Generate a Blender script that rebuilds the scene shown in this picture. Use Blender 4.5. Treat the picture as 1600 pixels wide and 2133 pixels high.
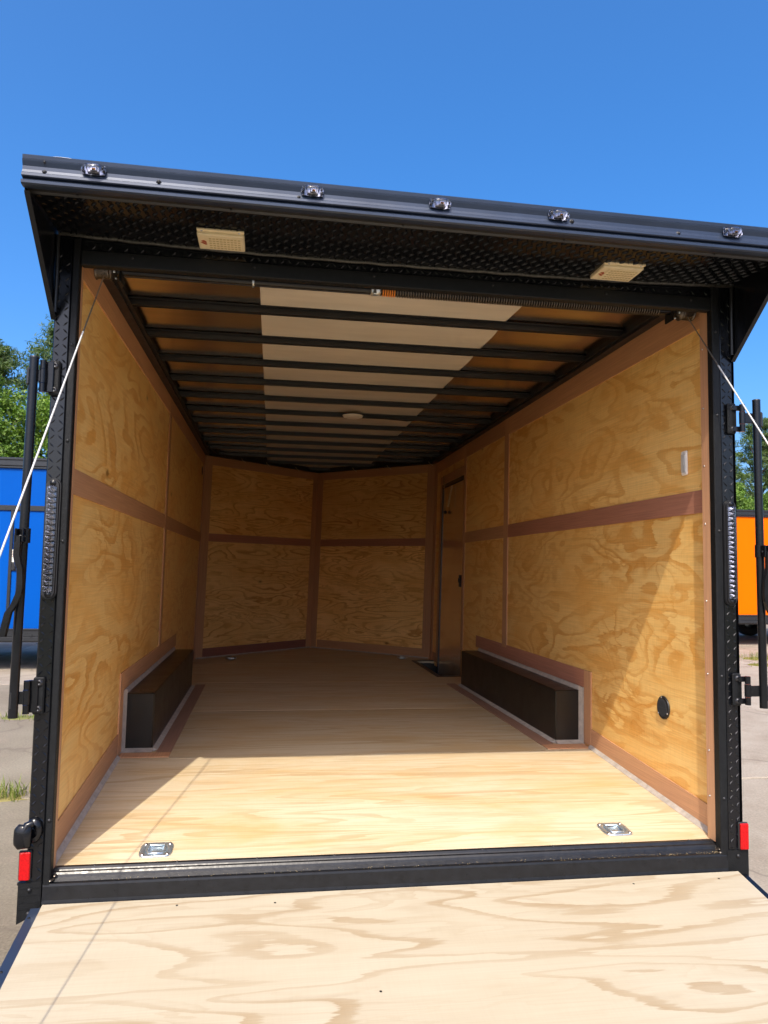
import bpy, bmesh, math, random
from mathutils import Vector, Matrix, noise
random.seed(7)
R = math.radians
sc = bpy.context.scene
for o in list(bpy.data.objects): bpy.data.objects.remove(o)

# ---------------------------------------------------------------- camera
cam_d = bpy.data.cameras.new('camera'); cam = bpy.data.objects.new('camera', cam_d)
sc.collection.objects.link(cam); sc.camera = cam
cam_d.sensor_fit = 'VERTICAL'; cam_d.sensor_height = 36.0
cam_d.lens = 36.0 * 1566.3 / 2133.0
cam_d.clip_start = 0.05; cam_d.clip_end = 3000
YAW, PIT, ROL = 0.1514, 0.0762, 0.0160
fw = Vector((math.sin(YAW)*math.cos(PIT), math.cos(YAW)*math.cos(PIT), math.sin(PIT)))
rt = Vector((math.cos(YAW), -math.sin(YAW), 0)); up = rt.cross(fw)
rt2 = rt*math.cos(ROL) + up*math.sin(ROL); up2 = up*math.cos(ROL) - rt*math.sin(ROL)
M = Matrix((rt2, up2, -fw)).transposed().to_4x4(); M.translation = Vector((0.6962, -2.754, 1.0025))
cam.matrix_world = M

# ---------------------------------------------------------------- sky, sun, exposure
SUNV = Vector((0.30, 1.0, -1.33)).normalized()       # the way the light travels
elev = math.asin(-SUNV.z); azi = math.atan2(-SUNV.x, -SUNV.y)   # where the sun stands, clockwise from +Y
w = bpy.data.worlds.new('World'); sc.world = w; w.use_nodes = True
nt = w.node_tree; bg = nt.nodes['Background']
sky = nt.nodes.new('ShaderNodeTexSky'); sky.sky_type = 'NISHITA'; sky.sun_disc = False
sky.sun_elevation = elev; sky.sun_rotation = azi
sky.altitude = 100; sky.air_density = 0.75; sky.dust_density = 5.0; sky.ozone_density = 4.0
hs = nt.nodes.new('ShaderNodeHueSaturation'); hs.inputs['Saturation'].default_value = 1.37
nt.links.new(sky.outputs[0], hs.inputs['Color']); nt.links.new(hs.outputs[0], bg.inputs[0]); bg.inputs[1].default_value = 0.15
sd = bpy.data.lights.new('sun', 'SUN'); sd.energy = 2.0; sd.angle = R(0.5); sd.color = (1.0, 0.91, 0.76)
sun = bpy.data.objects.new('sun', sd); sc.collection.objects.link(sun)
sun.rotation_euler = SUNV.to_track_quat('-Z', 'Y').to_euler(); sun.location = (-5, -12, 15)
sc.view_settings.view_transform = 'Standard'; sc.view_settings.look = 'None'
sc.view_settings.exposure = 1.2; sc.view_settings.gamma = 1.0
sc.view_settings.use_curve_mapping = False
sc.cycles.max_bounces = 12; sc.cycles.diffuse_bounces = 10; sc.cycles.glossy_bounces = 4
sc.cycles.transmission_bounces = 6; sc.cycles.transparent_max_bounces = 8
sc.cycles.use_denoising = True; sc.cycles.sample_clamp_indirect = 6
sc.cycles.caustics_reflective = False; sc.cycles.caustics_refractive = False

# ---------------------------------------------------------------- materials
def newmat(name):
    m = bpy.data.materials.new(name); m.use_nodes = True
    n = m.node_tree; b = n.nodes['Principled BSDF']
    return m, n, b
def nd(n, t, **k):
    x = n.nodes.new(t)
    for a, v in k.items():
        if a in x.inputs.keys(): x.inputs[a].default_value = v
        else: setattr(x, a, v)
    return x
def math_(n, op, a, b=None, c=None):
    x = n.nodes.new('ShaderNodeMath'); x.operation = op
    for i, v in enumerate((a, b, c)):
        if v is None: continue
        if isinstance(v, (int, float)): x.inputs[i].default_value = v
        else: n.links.new(v, x.inputs[i])
    return x.outputs[0]
def ramp(n, fac, stops, interp='LINEAR'):
    x = n.nodes.new('ShaderNodeValToRGB'); x.color_ramp.interpolation = interp
    e = x.color_ramp.elements
    while len(e) < len(stops): e.new(0.5)
    for i, (p, c) in enumerate(stops):
        e[i].position = p; e[i].color = tuple(c)+(1,) if len(c) == 3 else c
    n.links.new(fac, x.inputs[0]); return x.outputs[0]
def mix(n, fac, a, b, mode='MIX'):
    x = n.nodes.new('ShaderNodeMix'); x.data_type = 'RGBA'; x.blend_type = mode
    for s, v in ((0, fac), (6, a), (7, b)):
        if isinstance(v, (int, float)): x.inputs[s].default_value = v
        elif isinstance(v, tuple): x.inputs[s].default_value = v+(1,) if len(v) == 3 else v
        else: n.links.new(v, x.inputs[s])
    return x.outputs[2]
def bump(n, b, h, strength, dist=0.001):
    x = n.nodes.new('ShaderNodeBump'); x.inputs['Strength'].default_value = strength; x.inputs['Distance'].default_value = dist
    n.links.new(h, x.inputs['Height']); n.links.new(x.outputs[0], b.inputs['Normal']); return x
def mapped(n, src, scale, loc=(0, 0, 0)):
    x = n.nodes.new('ShaderNodeMapping'); x.inputs['Scale'].default_value = scale; x.inputs['Location'].default_value = loc
    n.links.new(src, x.inputs[0]); return x.outputs[0]
def noise_(n, vec, scale, detail=3, rough=.5, dist=0, out=0):
    x = n.nodes.new('ShaderNodeTexNoise'); x.inputs['Scale'].default_value = scale
    x.inputs['Detail'].default_value = detail; x.inputs['Roughness'].default_value = rough; x.inputs['Distortion'].default_value = dist
    n.links.new(vec, x.inputs['Vector']); return x.outputs[out]

def wood(name, light, dark, tint, rings=7.0, su=1.1, sv=3.2, contrast=.8, fine=.18, rough=.5, blotch=.35, knots=.0, checks=.04, edge=.20, coat=0.0, busy=.5):
    m, n, b = newmat(name)
    uv = nd(n, 'ShaderNodeUVMap').outputs[0]
    base = mapped(n, uv, (su, sv, 1))
    wob = noise_(n, mapped(n, uv, (7, 75, 1)), 1.0, 3, .6)
    big = noise_(n, base, 1.0, 2.2, .48, .35)
    h = math_(n, 'ADD', big, math_(n, 'MULTIPLY', math_(n, 'SUBTRACT', wob, .5), .035))
    f = math_(n, 'FRACT', math_(n, 'MULTIPLY', h, rings))
    # one side of each growth ring is crisp, the other fades out
    band = ramp(n, f, [(0.0, (0,)*3), (0.035, (1,)*3), (.10+edge, (.78,)*3), (edge+.17, (.16,)*3), (.80, (0,)*3), (1.0, (0,)*3)], 'LINEAR')
    # the bands come and go over the sheet
    pres = ramp(n, noise_(n, mapped(n, uv, (su*.9, sv*1.1, 1), (3.3, 8.1, 0)), 1.0, 3, .55), [(.30, (.10,)*3), (.62, (1,)*3)])
    col = mix(n, math_(n, 'MULTIPLY', math_(n, 'MULTIPLY', band, pres), contrast), light, dark)
    # a second, busier figure over parts of the sheet
    h2 = math_(n, 'ADD', noise_(n, mapped(n, uv, (su*2.3, sv*2.2, 1), (11, 5, 0)), 1.0, 3, .5, .5), math_(n, 'MULTIPLY', math_(n, 'SUBTRACT', wob, .5), .05))
    f2 = math_(n, 'FRACT', math_(n, 'MULTIPLY', h2, rings*.7))
    b2 = ramp(n, f2, [(0.0, (0,)*3), (.04, (1,)*3), (.2, (.6,)*3), (.45, (0,)*3), (1, (0,)*3)])
    p2 = ramp(n, noise_(n, mapped(n, uv, (su*.7, sv*.8, 1), (1.3, 4.1, 0)), 1.0, 3, .55), [(.44, (0,)*3), (.62, (1,)*3)])
    col = mix(n, math_(n, 'MULTIPLY', math_(n, 'MULTIPLY', b2, p2), contrast*busy), col, dark)
    # wide stains
    st = ramp(n, noise_(n, mapped(n, uv, (1.6, 4.0, 1), (7, 2, 0)), 1.0, 5, .62, .5), [(.42, (0,)*3), (.70, (1,)*3)])
    col = mix(n, math_(n, 'MULTIPLY', st, blotch), col, tint)
    # fine pores along the grain
    fg = noise_(n, mapped(n, uv, (3, 190, 1)), 1.0, 3, .6)
    fr = ramp(n, fg, [(.35, (1-fine,)*3), (.65, (1+fine*.35,)*3)])
    col = mix(n, 1.0, col, fr, 'MULTIPLY')
    # lathe checks across the grain
    ck = noise_(n, mapped(n, uv, (170, 9, 1)), 1.0, 2, .5)
    col = mix(n, 1.0, col, ramp(n, ck, [(.35, (1-checks,)*3), (.6, (1.02,)*3)]), 'MULTIPLY')
    if knots:
        v = n.nodes.new('ShaderNodeTexVoronoi'); v.inputs['Scale'].default_value = 1.0
        n.links.new(mapped(n, uv, (1.7, 3.0, 1)), v.inputs['Vector'])
        kd = math_(n, 'ADD', v.outputs['Distance'], math_(n, 'MULTIPLY', math_(n, 'SUBTRACT', wob, .5), .03))
        kr = ramp(n, kd, [(0.0, (1,)*3), (.035, (.9,)*3), (.05, (.25,)*3), (.09, (0,)*3)])
        col = mix(n, math_(n, 'MULTIPLY', kr, knots), col, tuple(c*.35 for c in dark))
    # no two sheets have quite the same tone
    rnd_ = nd(n, 'ShaderNodeObjectInfo').outputs['Random']
    col = mix(n, 1.0, col, ramp(n, rnd_, [(0, (.88, .86, .82)), (.5, (1, 1, 1)), (1, (1.06, 1.03, .96))]), 'MULTIPLY')
    # small nail and screw pin-holes
    v2 = n.nodes.new('ShaderNodeTexVoronoi'); v2.inputs['Scale'].default_value = 4.2; n.links.new(uv, v2.inputs['Vector'])
    pin = ramp(n, v2.outputs['Distance'], [(0, (1,)*3), (.011, (.8,)*3), (.018, (0,)*3)])
    col = mix(n, math_(n, 'MULTIPLY', pin, .75), col, (.06, .035, .02))
    n.links.new(col, b.inputs['Base Color'])
    b.inputs['Roughness'].default_value = rough
    b.inputs['Specular IOR Level'].default_value = .35
    if coat: b.inputs['Coat Weight'].default_value = coat; b.inputs['Coat Roughness'].default_value = .35
    hh = math_(n, 'ADD', math_(n, 'MULTIPLY', fg, .6), math_(n, 'MULTIPLY', band, .25))
    bump(n, b, hh, .35, .0008)
    return m
def flat(name, col, rough=.5, metal=0.0, spec=.5, var=.12, vs=9.0, bmp=0.0, bs=60, coat=0, rv=.12):
    m, n, b = newmat(name)
    tc = nd(n, 'ShaderNodeTexCoord').outputs['Object']
    no = noise_(n, tc, vs, 5, .6)
    c = mix(n, 1.0, tuple(col), ramp(n, no, [(.3, (1-var,)*3), (.7, (1+var,)*3)]), 'MULTIPLY')
    n.links.new(c, b.inputs['Base Color'])
    n2 = noise_(n, tc, vs*2.3, 4, .65)
    n.links.new(math_(n, 'ADD', math_(n, 'MULTIPLY', math_(n, 'SUBTRACT', n2, .5), rv*2), rough), b.inputs['Roughness'])
    b.inputs['Metallic'].default_value = metal; b.inputs['Specular IOR Level'].default_value = spec
    if coat: b.inputs['Coat Weight'].default_value = coat; b.inputs['Coat Roughness'].default_value = .08
    if bmp: bump(n, b, noise_(n, tc, bs, 3, .6), bmp, .0015)
    return m

MT = {}
MT['wall'] = wood('wall_plywood', (.95, .64, .24), (.70, .315, .055), (.86, .44, .095), rings=10, su=1.2, sv=3.3, contrast=.78, blotch=.65, knots=.8, rough=.36, edge=.22, coat=.15, fine=.11, busy=.9)
MT['nose'] = wood('nose_plywood', (.95, .63, .26), (.50, .21, .045), (.74, .38, .10), rings=13, su=1.1, sv=5.0, contrast=.85, blotch=.6, knots=.9, rough=.4, edge=.18, fine=.13, busy=.7)
MT['floor'] = wood('floor_plywood', (.57, .485, .345), (.40, .275, .14), (.50, .34, .15), rings=10, su=.5, sv=5.5, contrast=.7, fine=.15, blotch=.75, busy=.6, knots=.0, checks=.0, rough=.5, edge=.2)
MT['ramp'] = wood('ramp_plywood', (.395, .35, .262), (.285, .215, .13), (.355, .295, .198), rings=11, su=.6, sv=3.8, contrast=1.0, fine=.05, blotch=.35, knots=.0, checks=.0, rough=.6, edge=.10, busy=.35)
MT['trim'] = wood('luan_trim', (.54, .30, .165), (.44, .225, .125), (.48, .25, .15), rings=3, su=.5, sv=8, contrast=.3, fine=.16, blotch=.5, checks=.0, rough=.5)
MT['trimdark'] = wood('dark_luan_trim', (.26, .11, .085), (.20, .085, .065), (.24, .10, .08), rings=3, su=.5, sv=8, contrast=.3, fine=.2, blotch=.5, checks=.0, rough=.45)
MT['trimdim'] = wood('brown_floor_trim', (.33, .19, .135), (.27, .15, .11), (.30, .165, .125), rings=3, su=.5, sv=8, contrast=.3, fine=.2, blotch=.5, checks=.0, rough=.45)
MT['trimred'] = wood('reddish_luan_trim', (.44, .205, .14), (.37, .16, .11), (.40, .175, .12), rings=3, su=.5, sv=8, contrast=.3, fine=.2, blotch=.5, checks=.0, rough=.45)
MT['steel'] = flat('textured_black_steel', (.007, .0075, .008), .5, 0, .22, .3, 40, .9, 260)
MT['gloss'] = flat('gloss_black_paint', (.005, .0055, .007), .22, 0, .35, .25, 14, .12, 90, rv=.1)
MT['tread'] = flat('black_tread_plate', (.004, .0045, .006), .15, 0, .42, .2, 12, .1, 30, rv=.08)
MT['fascia'] = flat('black_anodised_extrusion', (.022, .034, .062), .36, .25, .5, .12, 5, 0, rv=.1)
MT['rib'] = flat('black_roof_rib', (.014, .014, .015), .38, 0, .5, .2, 10)
MT['box'] = flat('black_steel_wheel_box', (.010, .009, .008), .32, .1, .5, .2, 4, .12, 14)
MT['rubber'] = flat('black_rubber', (.008, .008, .009), .5, 0, .5, .2, 25, .2, 120)
MT['boltblack'] = flat('black_bolt_head', (.035, .035, .038), .3, .6, .5, .2, 60)
MT['caulk'] = flat('grey_caulk', (.40, .355, .31), .6, 0, .4, .2, 30, .5, 60)
MT['zinc'] = flat('zinc_plated_steel', (.55, .63, .68), .30, .85, .5, .12, 20, .15, 80)
MT['screw'] = flat('steel_screw', (.55, .55, .56), .3, 1.0, .5, .1, 30)
MT['alu'] = flat('cable_sleeve_white', (.48, .48, .47), .4, 0, .5, .06, 20)
MT['wire'] = flat('steel_wire_rope', (.30, .28, .26), .35, .8, .5, .3, 200)
MT['cream'] = flat('cream_lamp_plastic', (.72, .62, .42), .35, 0, .5, .05, 20)
MT['led'] = flat('led_cell', (.45, .36, .17), .3, 0, .5, .1, 80)
MT['white'] = flat('white_plastic', (.78, .75, .70), .35, 0, .5, .04, 10)
MT['redlens'] = flat('red_reflector', (.42, .004, .006), .2, 0, .3, .25, 160, .6, 400)
MT['redsticker'] = flat('red_tab_print', (.36, .06, .02), .4, 0, .5, .1, 30)
MT['chrome'] = flat('chrome_reflector', (.20, .21, .26), .2, 1.0, .5, .3, 60, .5, 70)
MT['orange_paint'] = flat('orange_marking_paint', (.75, .24, .02), .5, 0, .4, .2, 40)
MT['springsteel'] = flat('oiled_spring_steel', (.10, .085, .07), .3, .8, .5, .3, 60)
MT['blue'] = flat('blue_aluminium_skin', (.0, .072, .36), .35, 0, .08, .03, 1.2, 0, rv=.03)
MT['orange'] = flat('orange_aluminium_skin', (.80, .13, .0), .35, 0, .06, .03, 1.2, 0, rv=.03)
MT['rail'] = flat('black_side_rail', (.022, .024, .028), .3, .3, .6, .15, 4)
MT['roofsheet'] = flat('roof_sheet', (.55, .55, .56), .35, .9, .5, .1, 3)
MT['label'] = flat('paper_label', (.75, .74, .60), .5, 0, .4, .1, 30)
MT['tyre'] = flat('tyre_rubber', (.02, .02, .02), .7, 0, .3, .2, 20)
MT['bark'] = flat('tree_bark', (.10, .075, .055), .85, 0, .2, .4, 6, 1.0, 20)
MT['chain'] = flat('chain_metal', (.35, .28, .16), .35, .9)

def glassy(name, col, rough=.05):
    m, n, b = newmat(name)
    tc = nd(n, 'ShaderNodeTexCoord').outputs['Object']
    no = noise_(n, tc, 90, 2)
    n.links.new(ramp(n, no, [(.3, col), (.7, tuple(min(1, c*1.15) for c in col))]), b.inputs['Base Color'])
    b.inputs['Roughness'].default_value = rough; b.inputs['Transmission Weight'].default_value = 1.0; b.inputs['IOR'].default_value = 1.45
    return m
MT['lens'] = glassy('clear_lens', (.93, .94, .98))

def ceiling_mats():
    out = []
    for nm, col, metal, rough, strength in (('bare_ceiling_sheet', (.95, .84, .70), 1.0, .20, .22), ('beige_ceiling_liner', (.70, .655, .57), 0.0, .20, .08)):
        m, n, b = newmat(nm)
        tc = nd(n, 'ShaderNodeTexCoord').outputs['Object']
        n.links.new(mix(n, 1.0, col, ramp(n, noise_(n, mapped(n, tc, (1, 6, 1)), 2.0, 4), [(.3, (.88,)*3), (.7, (1.06,)*3)]), 'MULTIPLY'), b.inputs['Base Color'])
        b.inputs['Metallic'].default_value = metal; b.inputs['Roughness'].default_value = rough
        b.inputs['Specular IOR Level'].default_value = .8
        x = bump(n, b, noise_(n, mapped(n, tc, (.9, 2.2, 1)), 1.3, 1.5, .4, .3), strength, .035)
        out.append(m)
    return out
MT['sheet'], MT['liner'] = ceiling_mats()
def door_mat():
    m, n, b = newmat('satin_door_sheet')
    tc = nd(n, 'ShaderNodeTexCoord').outputs['Object']
    n.links.new(ramp(n, noise_(n, tc, 4, 4), [(.3, (.74, .56, .38)), (.7, (.84, .64, .44))]), b.inputs['Base Color'])
    b.inputs['Metallic'].default_value = .75; b.inputs['Roughness'].default_value = .18
    bump(n, b, noise_(n, mapped(n, tc, (1, 1, 6)), 2, 2), .12, .02)
    return m
MT['doorsheet'] = door_mat()

def concrete(name='weathered_concrete', k=1.0, kb=1.0):
    m, n, b = newmat(name)
    tc = nd(n, 'ShaderNodeTexCoord').outputs['Object']
    a = noise_(n, tc, .55, 6, .62, .6); c = noise_(n, tc, 3.5, 6, .65, .3); g = noise_(n, tc, 75, 3, .7)
    col = mix(n, ramp(n, a, [(.33, (0,)*3), (.66, (1,)*3)]), tuple(v*k for v in (.24, .195, .145*kb)), tuple(v*k for v in (.37, .325, .26*kb)))
    col = mix(n, ramp(n, c, [(.50, (0,)*3), (.68, (.8,)*3)]), col, (.24, .195, .145))
    col = mix(n, 1.0, col, ramp(n, g, [(.3, (.72,)*3), (.7, (1.15,)*3)]), 'MULTIPLY')
    v = n.nodes.new('ShaderNodeTexVoronoi'); v.feature = 'DISTANCE_TO_EDGE'; v.inputs['Scale'].default_value = .55
    n.links.new(mapped(n, noise_(n, tc, 1.2, 5, .6, 0, 1), (1.7, 1.7, 1.7)), v.inputs['Vector'])
    vv = n.nodes.new('ShaderNodeVectorMath'); vv.operation = 'ADD'
    n.links.new(tc, vv.inputs[0]); n.links.new(mapped(n, noise_(n, tc, .8, 4, .6, 0, 1), (1.2,)*3), vv.inputs[1]); n.links.new(vv.outputs[0], v.inputs['Vector'])
    crack = ramp(n, v.outputs['Distance'], [(0, (1,)*3), (.006, (.7,)*3), (.014, (0,)*3)])
    col = mix(n, math_(n, 'MULTIPLY', crack, .6), col, (.12, .095, .07))
    n.links.new(col, b.inputs['Base Color']); b.inputs['Roughness'].default_value = .85
    bump(n, b, math_(n, 'ADD', g, math_(n, 'MULTIPLY', c, .6)), .5, .006)
    return m
MT['concrete'] = concrete(); MT['stained'] = concrete('brown_stained_concrete', .66, .92)
def soil():
    m, n, b = newmat('grass_and_soil')
    tc = nd(n, 'ShaderNodeTexCoord').outputs['Object']
    a = noise_(n, tc, .25, 6, .65); g = noise_(n, tc, 9, 5, .7)
    col = mix(n, ramp(n, a, [(.4, (0,)*3), (.62, (1,)*3)]), (.075, .10, .028), (.17, .14, .08))
    col = mix(n, 1.0, col, ramp(n, g, [(.3, (.6,)*3), (.7, (1.3,)*3)]), 'MULTIPLY')
    n.links.new(col, b.inputs['Base Color']); b.inputs['Roughness'].default_value = .95
    bump(n, b, g, .8, .05); return m
MT['soil'] = soil()
def leafmat(name, c1, c2, c3):
    m, n, b = newmat(name)
    gi = nd(n, 'ShaderNodeNewGeometry')
    tc = nd(n, 'ShaderNodeTexCoord').outputs['Object']
    col = ramp(n, gi.outputs['Random Per Island'], [(0, c1), (.5, c2), (1, c3)])
    col = mix(n, 1.0, col, ramp(n, noise_(n, tc, .9, 3), [(.3, (.7,)*3), (.7, (1.25,)*3)]), 'MULTIPLY')
    n.links.new(col, b.inputs['Base Color']); b.inputs['Roughness'].default_value = .5
    b.inputs['Specular IOR Level'].default_value = .35
    tr = n.nodes.new('ShaderNodeBsdfTranslucent'); n.links.new(mix(n, 1.0, col, (1.5, 1.7, .5), 'MULTIPLY'), tr.inputs[0])
    ms = n.nodes.new('ShaderNodeMixShader'); ms.inputs[0].default_value = .32
    n.links.new(b.outputs[0], ms.inputs[1]); n.links.new(tr.outputs[0], ms.inputs[2])
    n.links.new(ms.outputs[0], n.nodes['Material Output'].inputs['Surface'])
    return m
MT['leaf'] = leafmat('broad_leaves', (.065, .13, .018), (.12, .21, .03), (.19, .28, .05))
MT['needle'] = leafmat('pine_needles', (.05, .09, .025), (.085, .14, .04), (.14, .19, .06))
MT['weed'] = leafmat('weed_blades', (.12, .17, .03), (.20, .24, .06), (.34, .28, .11))

# ---------------------------------------------------------------- mesh helpers
def warp(p):
    p = Vector(p); p.x += .0207*(p.z-1)*p.y/5 if p.y > 0 and -1 < p.x < 3.5 and p.y < 7 else 0
    return p
class MB:
    """collects shapes in trailer coordinates; build() links them as one mesh object"""
    def __init__(s, origin=(0, 0, 0)):
        s.v = []; s.f = []; s.uv = []; s.sm = []; s.o = Vector(origin)
    def add(s, verts, faces, uvs=None, smooth=False):
        k = len(s.v); s.v += [Vector(p) for p in verts]
        for i, f in enumerate(faces):
            s.f.append([a+k for a in f]); s.uv.append(uvs[i] if uvs else None); s.sm.append(smooth)
    def box(s, a, b):
        x0, y0, z0 = a; x1, y1, z1 = b
        v = [(x, y, z) for z in (z0, z1) for y in (y0, y1) for x in (x0, x1)]
        s.add(v, [(0, 2, 3, 1), (4, 5, 7, 6), (0, 1, 5, 4), (2, 6, 7, 3), (0, 4, 6, 2), (1, 3, 7, 5)])
    def cbox(s, c, h, b=.003, mat=None):
        """box of half sizes h, chamfered by b"""
        bm = bmesh.new(); bmesh.ops.create_cube(bm, size=2)
        for v in bm.verts: v.co = Vector((v.co.x*h[0], v.co.y*h[1], v.co.z*h[2]))
        if b: bmesh.ops.bevel(bm, geom=bm.edges[:], offset=min(b, min(h)*.9), segments=1, affect='EDGES')
        if mat is not None: bm.transform(mat)
        bm.verts.index_update()
        s.add([v.co+Vector(c) for v in bm.verts], [[v.index for v in f.verts] for f in bm.faces]); bm.free()
    def prism(s, poly, off, U=None, u0=(0, 0)):
        """extrude the planar polygon (3d points) by the vector off; U = (origin, udir, vdir) gives uv in metres"""
        n = len(poly); off = Vector(off); P = [Vector(p) for p in poly]; Q = [p+off for p in P]
        nor = Vector((0, 0, 0))
        for i in range(n): nor += P[i].cross(P[(i+1) % n])
        if nor.dot(off) > 0: P, Q = P[::-1], Q[::-1]
        V = P+Q; F = [list(range(n)), list(range(2*n-1, n-1, -1))] + [[(i+1) % n, i, n+i, n+(i+1) % n] for i in range(n)]
        uvs = None
        if U:
            o, ud, vd = map(Vector, U)
            uvs = [[((V[i]-o).dot(ud)+u0[0], (V[i]-o).dot(vd)+u0[1]) for i in f] for f in F]
        s.add(V, F, uvs)
    def tube(s, pts, r, seg=10, cap=True, radii=None, smooth=True):
        pts = [Vector(p) for p in pts]; rings = []
        t = (pts[1]-pts[0]).normalized(); a = Vector((0, 0, 1)) if abs(t.z) < .9 else Vector((1, 0, 0))
        nrm = t.cross(a).normalized()
        for i, p in enumerate(pts):
            t = ((pts[min(i+1, len(pts)-1)]-pts[max(i-1, 0)])).normalized()
            nrm = (nrm-t*nrm.dot(t)).normalized(); bn = t.cross(nrm); rr = radii[i] if radii else r
            rings.append([p+(nrm*math.cos(2*math.pi*j/seg)+bn*math.sin(2*math.pi*j/seg))*rr for j in range(seg)])
        V = [p for q in rings for p in q]
        F = [[i*seg+j, i*seg+(j+1) % seg, (i+1)*seg+(j+1) % seg, (i+1)*seg+j] for i in range(len(pts)-1) for j in range(seg)]
        s.add(V, F, smooth=smooth)
        if cap:
            s.add(rings[0], [list(range(seg))[::-1]]); s.add(rings[-1], [list(range(seg))])
    def lathe(s, prof, c, axis='z', seg=20, sx=1, sy=1, smooth=True):
        """prof: (r, h) pairs turned about axis through c"""
        V = []; m = len(prof)
        for j in range(seg):
            a = 2*math.pi*j/seg
            for r, h in prof:
                x, y = r*math.cos(a)*sx, r*math.sin(a)*sy
                V.append(Vector(c)+{'z': Vector((x, y, h)), 'y': Vector((x, h, y)), 'x': Vector((h, x, y)), '-y': Vector((x, -h, y)), '-x': Vector((-h, x, y))}[axis])
        F = []
        for j in range(seg):
            k = (j+1) % seg
            for i in range(m-1): F.append([j*m+i, k*m+i, k*m+i+1, j*m+i+1])
        s.add(V, F, smooth=smooth)
    def extrude_x(s, prof, x0, x1, n=1, zf=None):
        """sweep the (y, z) profile from x0 to x1"""
        m = len(prof); V = []
        for i in range(n+1):
            x = x0+(x1-x0)*i/n; dz = zf(x) if zf else 0
            V += [(x, y, z+dz) for y, z in prof]
        F = [[i*m+j, i*m+(j+1) % m, (i+1)*m+(j+1) % m, (i+1)*m+j] for i in range(n) for j in range(m)]
        F += [list(range(m))[::-1], list(range(n*m, n*m+m))]
        s.add(V, F)
    def build(s, name, mat, parent=None, dowarp=True, smooth=None):
        me = bpy.data.meshes.new(name)
        V = [(warp(p) if dowarp else Vector(p))-s.o for p in s.v]
        me.from_pydata(V, [], s.f)
        if any(u for u in s.uv):
            l = me.uv_layers.new(name='UVMap'); i = 0
            for f, u in zip(s.f, s.uv):
                for k in range(len(f)): l.data[i].uv = u[k] if u else (0, 0); i += 1
        me.polygons.foreach_set('use_smooth', s.sm if smooth is None else [smooth]*len(s.f))
        bm = bmesh.new(); bm.from_mesh(me); bmesh.ops.recalc_face_normals(bm, faces=bm.faces); bm.to_mesh(me); bm.free()
        me.materials.append(mat); me.update()
        o = bpy.data.objects.new(name, me); sc.collection.objects.link(o); o.location = s.o
        if parent is not None:
            o.parent = parent
            o.location = s.o - world_loc(parent)
        return o
def world_loc(o):
    l = Vector(o.location)
    while o.parent is not None: o = o.parent; l += Vector(o.location)
    return l
def tag(o, label=None, cat=None, group=None, kind=None):
    if label: o['label'] = label
    if cat: o['category'] = cat
    if group: o['group'] = group
    if kind: o['kind'] = kind
    return o
def empty(name, loc, label, cat, group=None):
    o = bpy.data.objects.new(name, None); sc.collection.objects.link(o); o.location = loc
    return tag(o, label, cat, group)
def part(name, mat, parent, fn, origin=(0, 0, 0), label=None, dowarp=True, smooth=None):
    mb = MB(origin); fn(mb); o = mb.build(name, mat, parent, dowarp, smooth)
    if label: o['label'] = label
    if name in STUFF: o['kind'] = 'stuff'
    return o
STUFF = ('casing_screw', 'frame_screw', 'fascia_screw', 'lamp_screw', 'tail_screw', 'sill_screw', 'ramp_screw', 'pan_screw', 'vent_screw', 'led_cells', 'led_reflector', 'weld_bead', 'cable_tie', 'roof_sealant', 'bracket_bolt', 'hinge_bolt', 'drum_bolt', 'vent_slat', 'door_chain', 'hanging_door_strap', 'label_print')
def copy_tree(o, parent, loc):
    c = o.copy(); sc.collection.objects.link(c); c.parent = parent; c.location = Vector(loc)-world_loc(parent) if parent else loc
    for ch in [x for x in bpy.data.objects if x.parent == o]:
        d = ch.copy(); sc.collection.objects.link(d); d.parent = c
    return c

G = -.42                      # ground level
W = 2.43; H = 2.143; L = 5.11; NX, NY = 1.2384, 6.26; ZF = .07; YB = 1.09; YF = -.10
def zfl(y): return ZF*min(max(y, -.05)/YB, 1)

# ================================================================ SETTING
def make_ground():
    mb = MB(); mb.box((-600, -300, G-.6), (600, 900, G-.09)); o = mb.build('ground', MT['soil'], None, False); tag(o, 'grass and bare soil running off beyond the concrete lot', kind='structure')
    pv = bpy.data.objects.new('pavement', None); sc.collection.objects.link(pv); pv.location = (0, 0, G-.1)
    tag(pv, 'sunlit stained concrete lot the trailers are parked on', kind='structure')
    # one kerb-edged base under the slabs
    part('slab_bed', MT['soil'], pv, lambda m: m.box((-27, -12, G-.09+.002), (33, 30, G-.03)), dowarp=False)
    for ix in range(-5, 7):
        for iy in range(-2, 6):
            x0 = -3.35+ix*4.6; y0 = 2.2+iy*4.6-.0
            z = G+random.uniform(-.003, .003)
            def f(m):
                bm = bmesh.new(); m.cbox((x0+2.3, y0+2.3, z-.05), (2.29, 2.29, .05), .008)
                bm.free()
            part('concrete_slab', MT['stained' if x0 < 0 and y0 < 6 else 'concrete'], pv, f, origin=(x0+2.3, y0+2.3, z), dowarp=False)
make_ground()

# ================================================================ TRAILER
T = empty('cargo_trailer', (1.215, 2.5, G), 'black open-backed enclosed cargo trailer with plywood interior and lowered ramp door', 'trailer')

# ---- walls (each plywood sheet a part)
US = (0, 0)
def sheet(name, poly, off, ud, mat, parent=T, label=None, org=None):
    c = sum((Vector(p) for p in poly), Vector())/len(poly)
    vd = Vector(off).normalized().cross(Vector(ud)).normalized()
    u0 = (random.uniform(0, 60), random.uniform(0, 60))
    mb = MB(c); mb.prism(poly, off, (c, ud, vd), u0)
    o = mb.build(name, mat, parent)
    if label: o['label'] = label
    return o
TH = .010
ZM = 1.295
g = .0012
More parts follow.
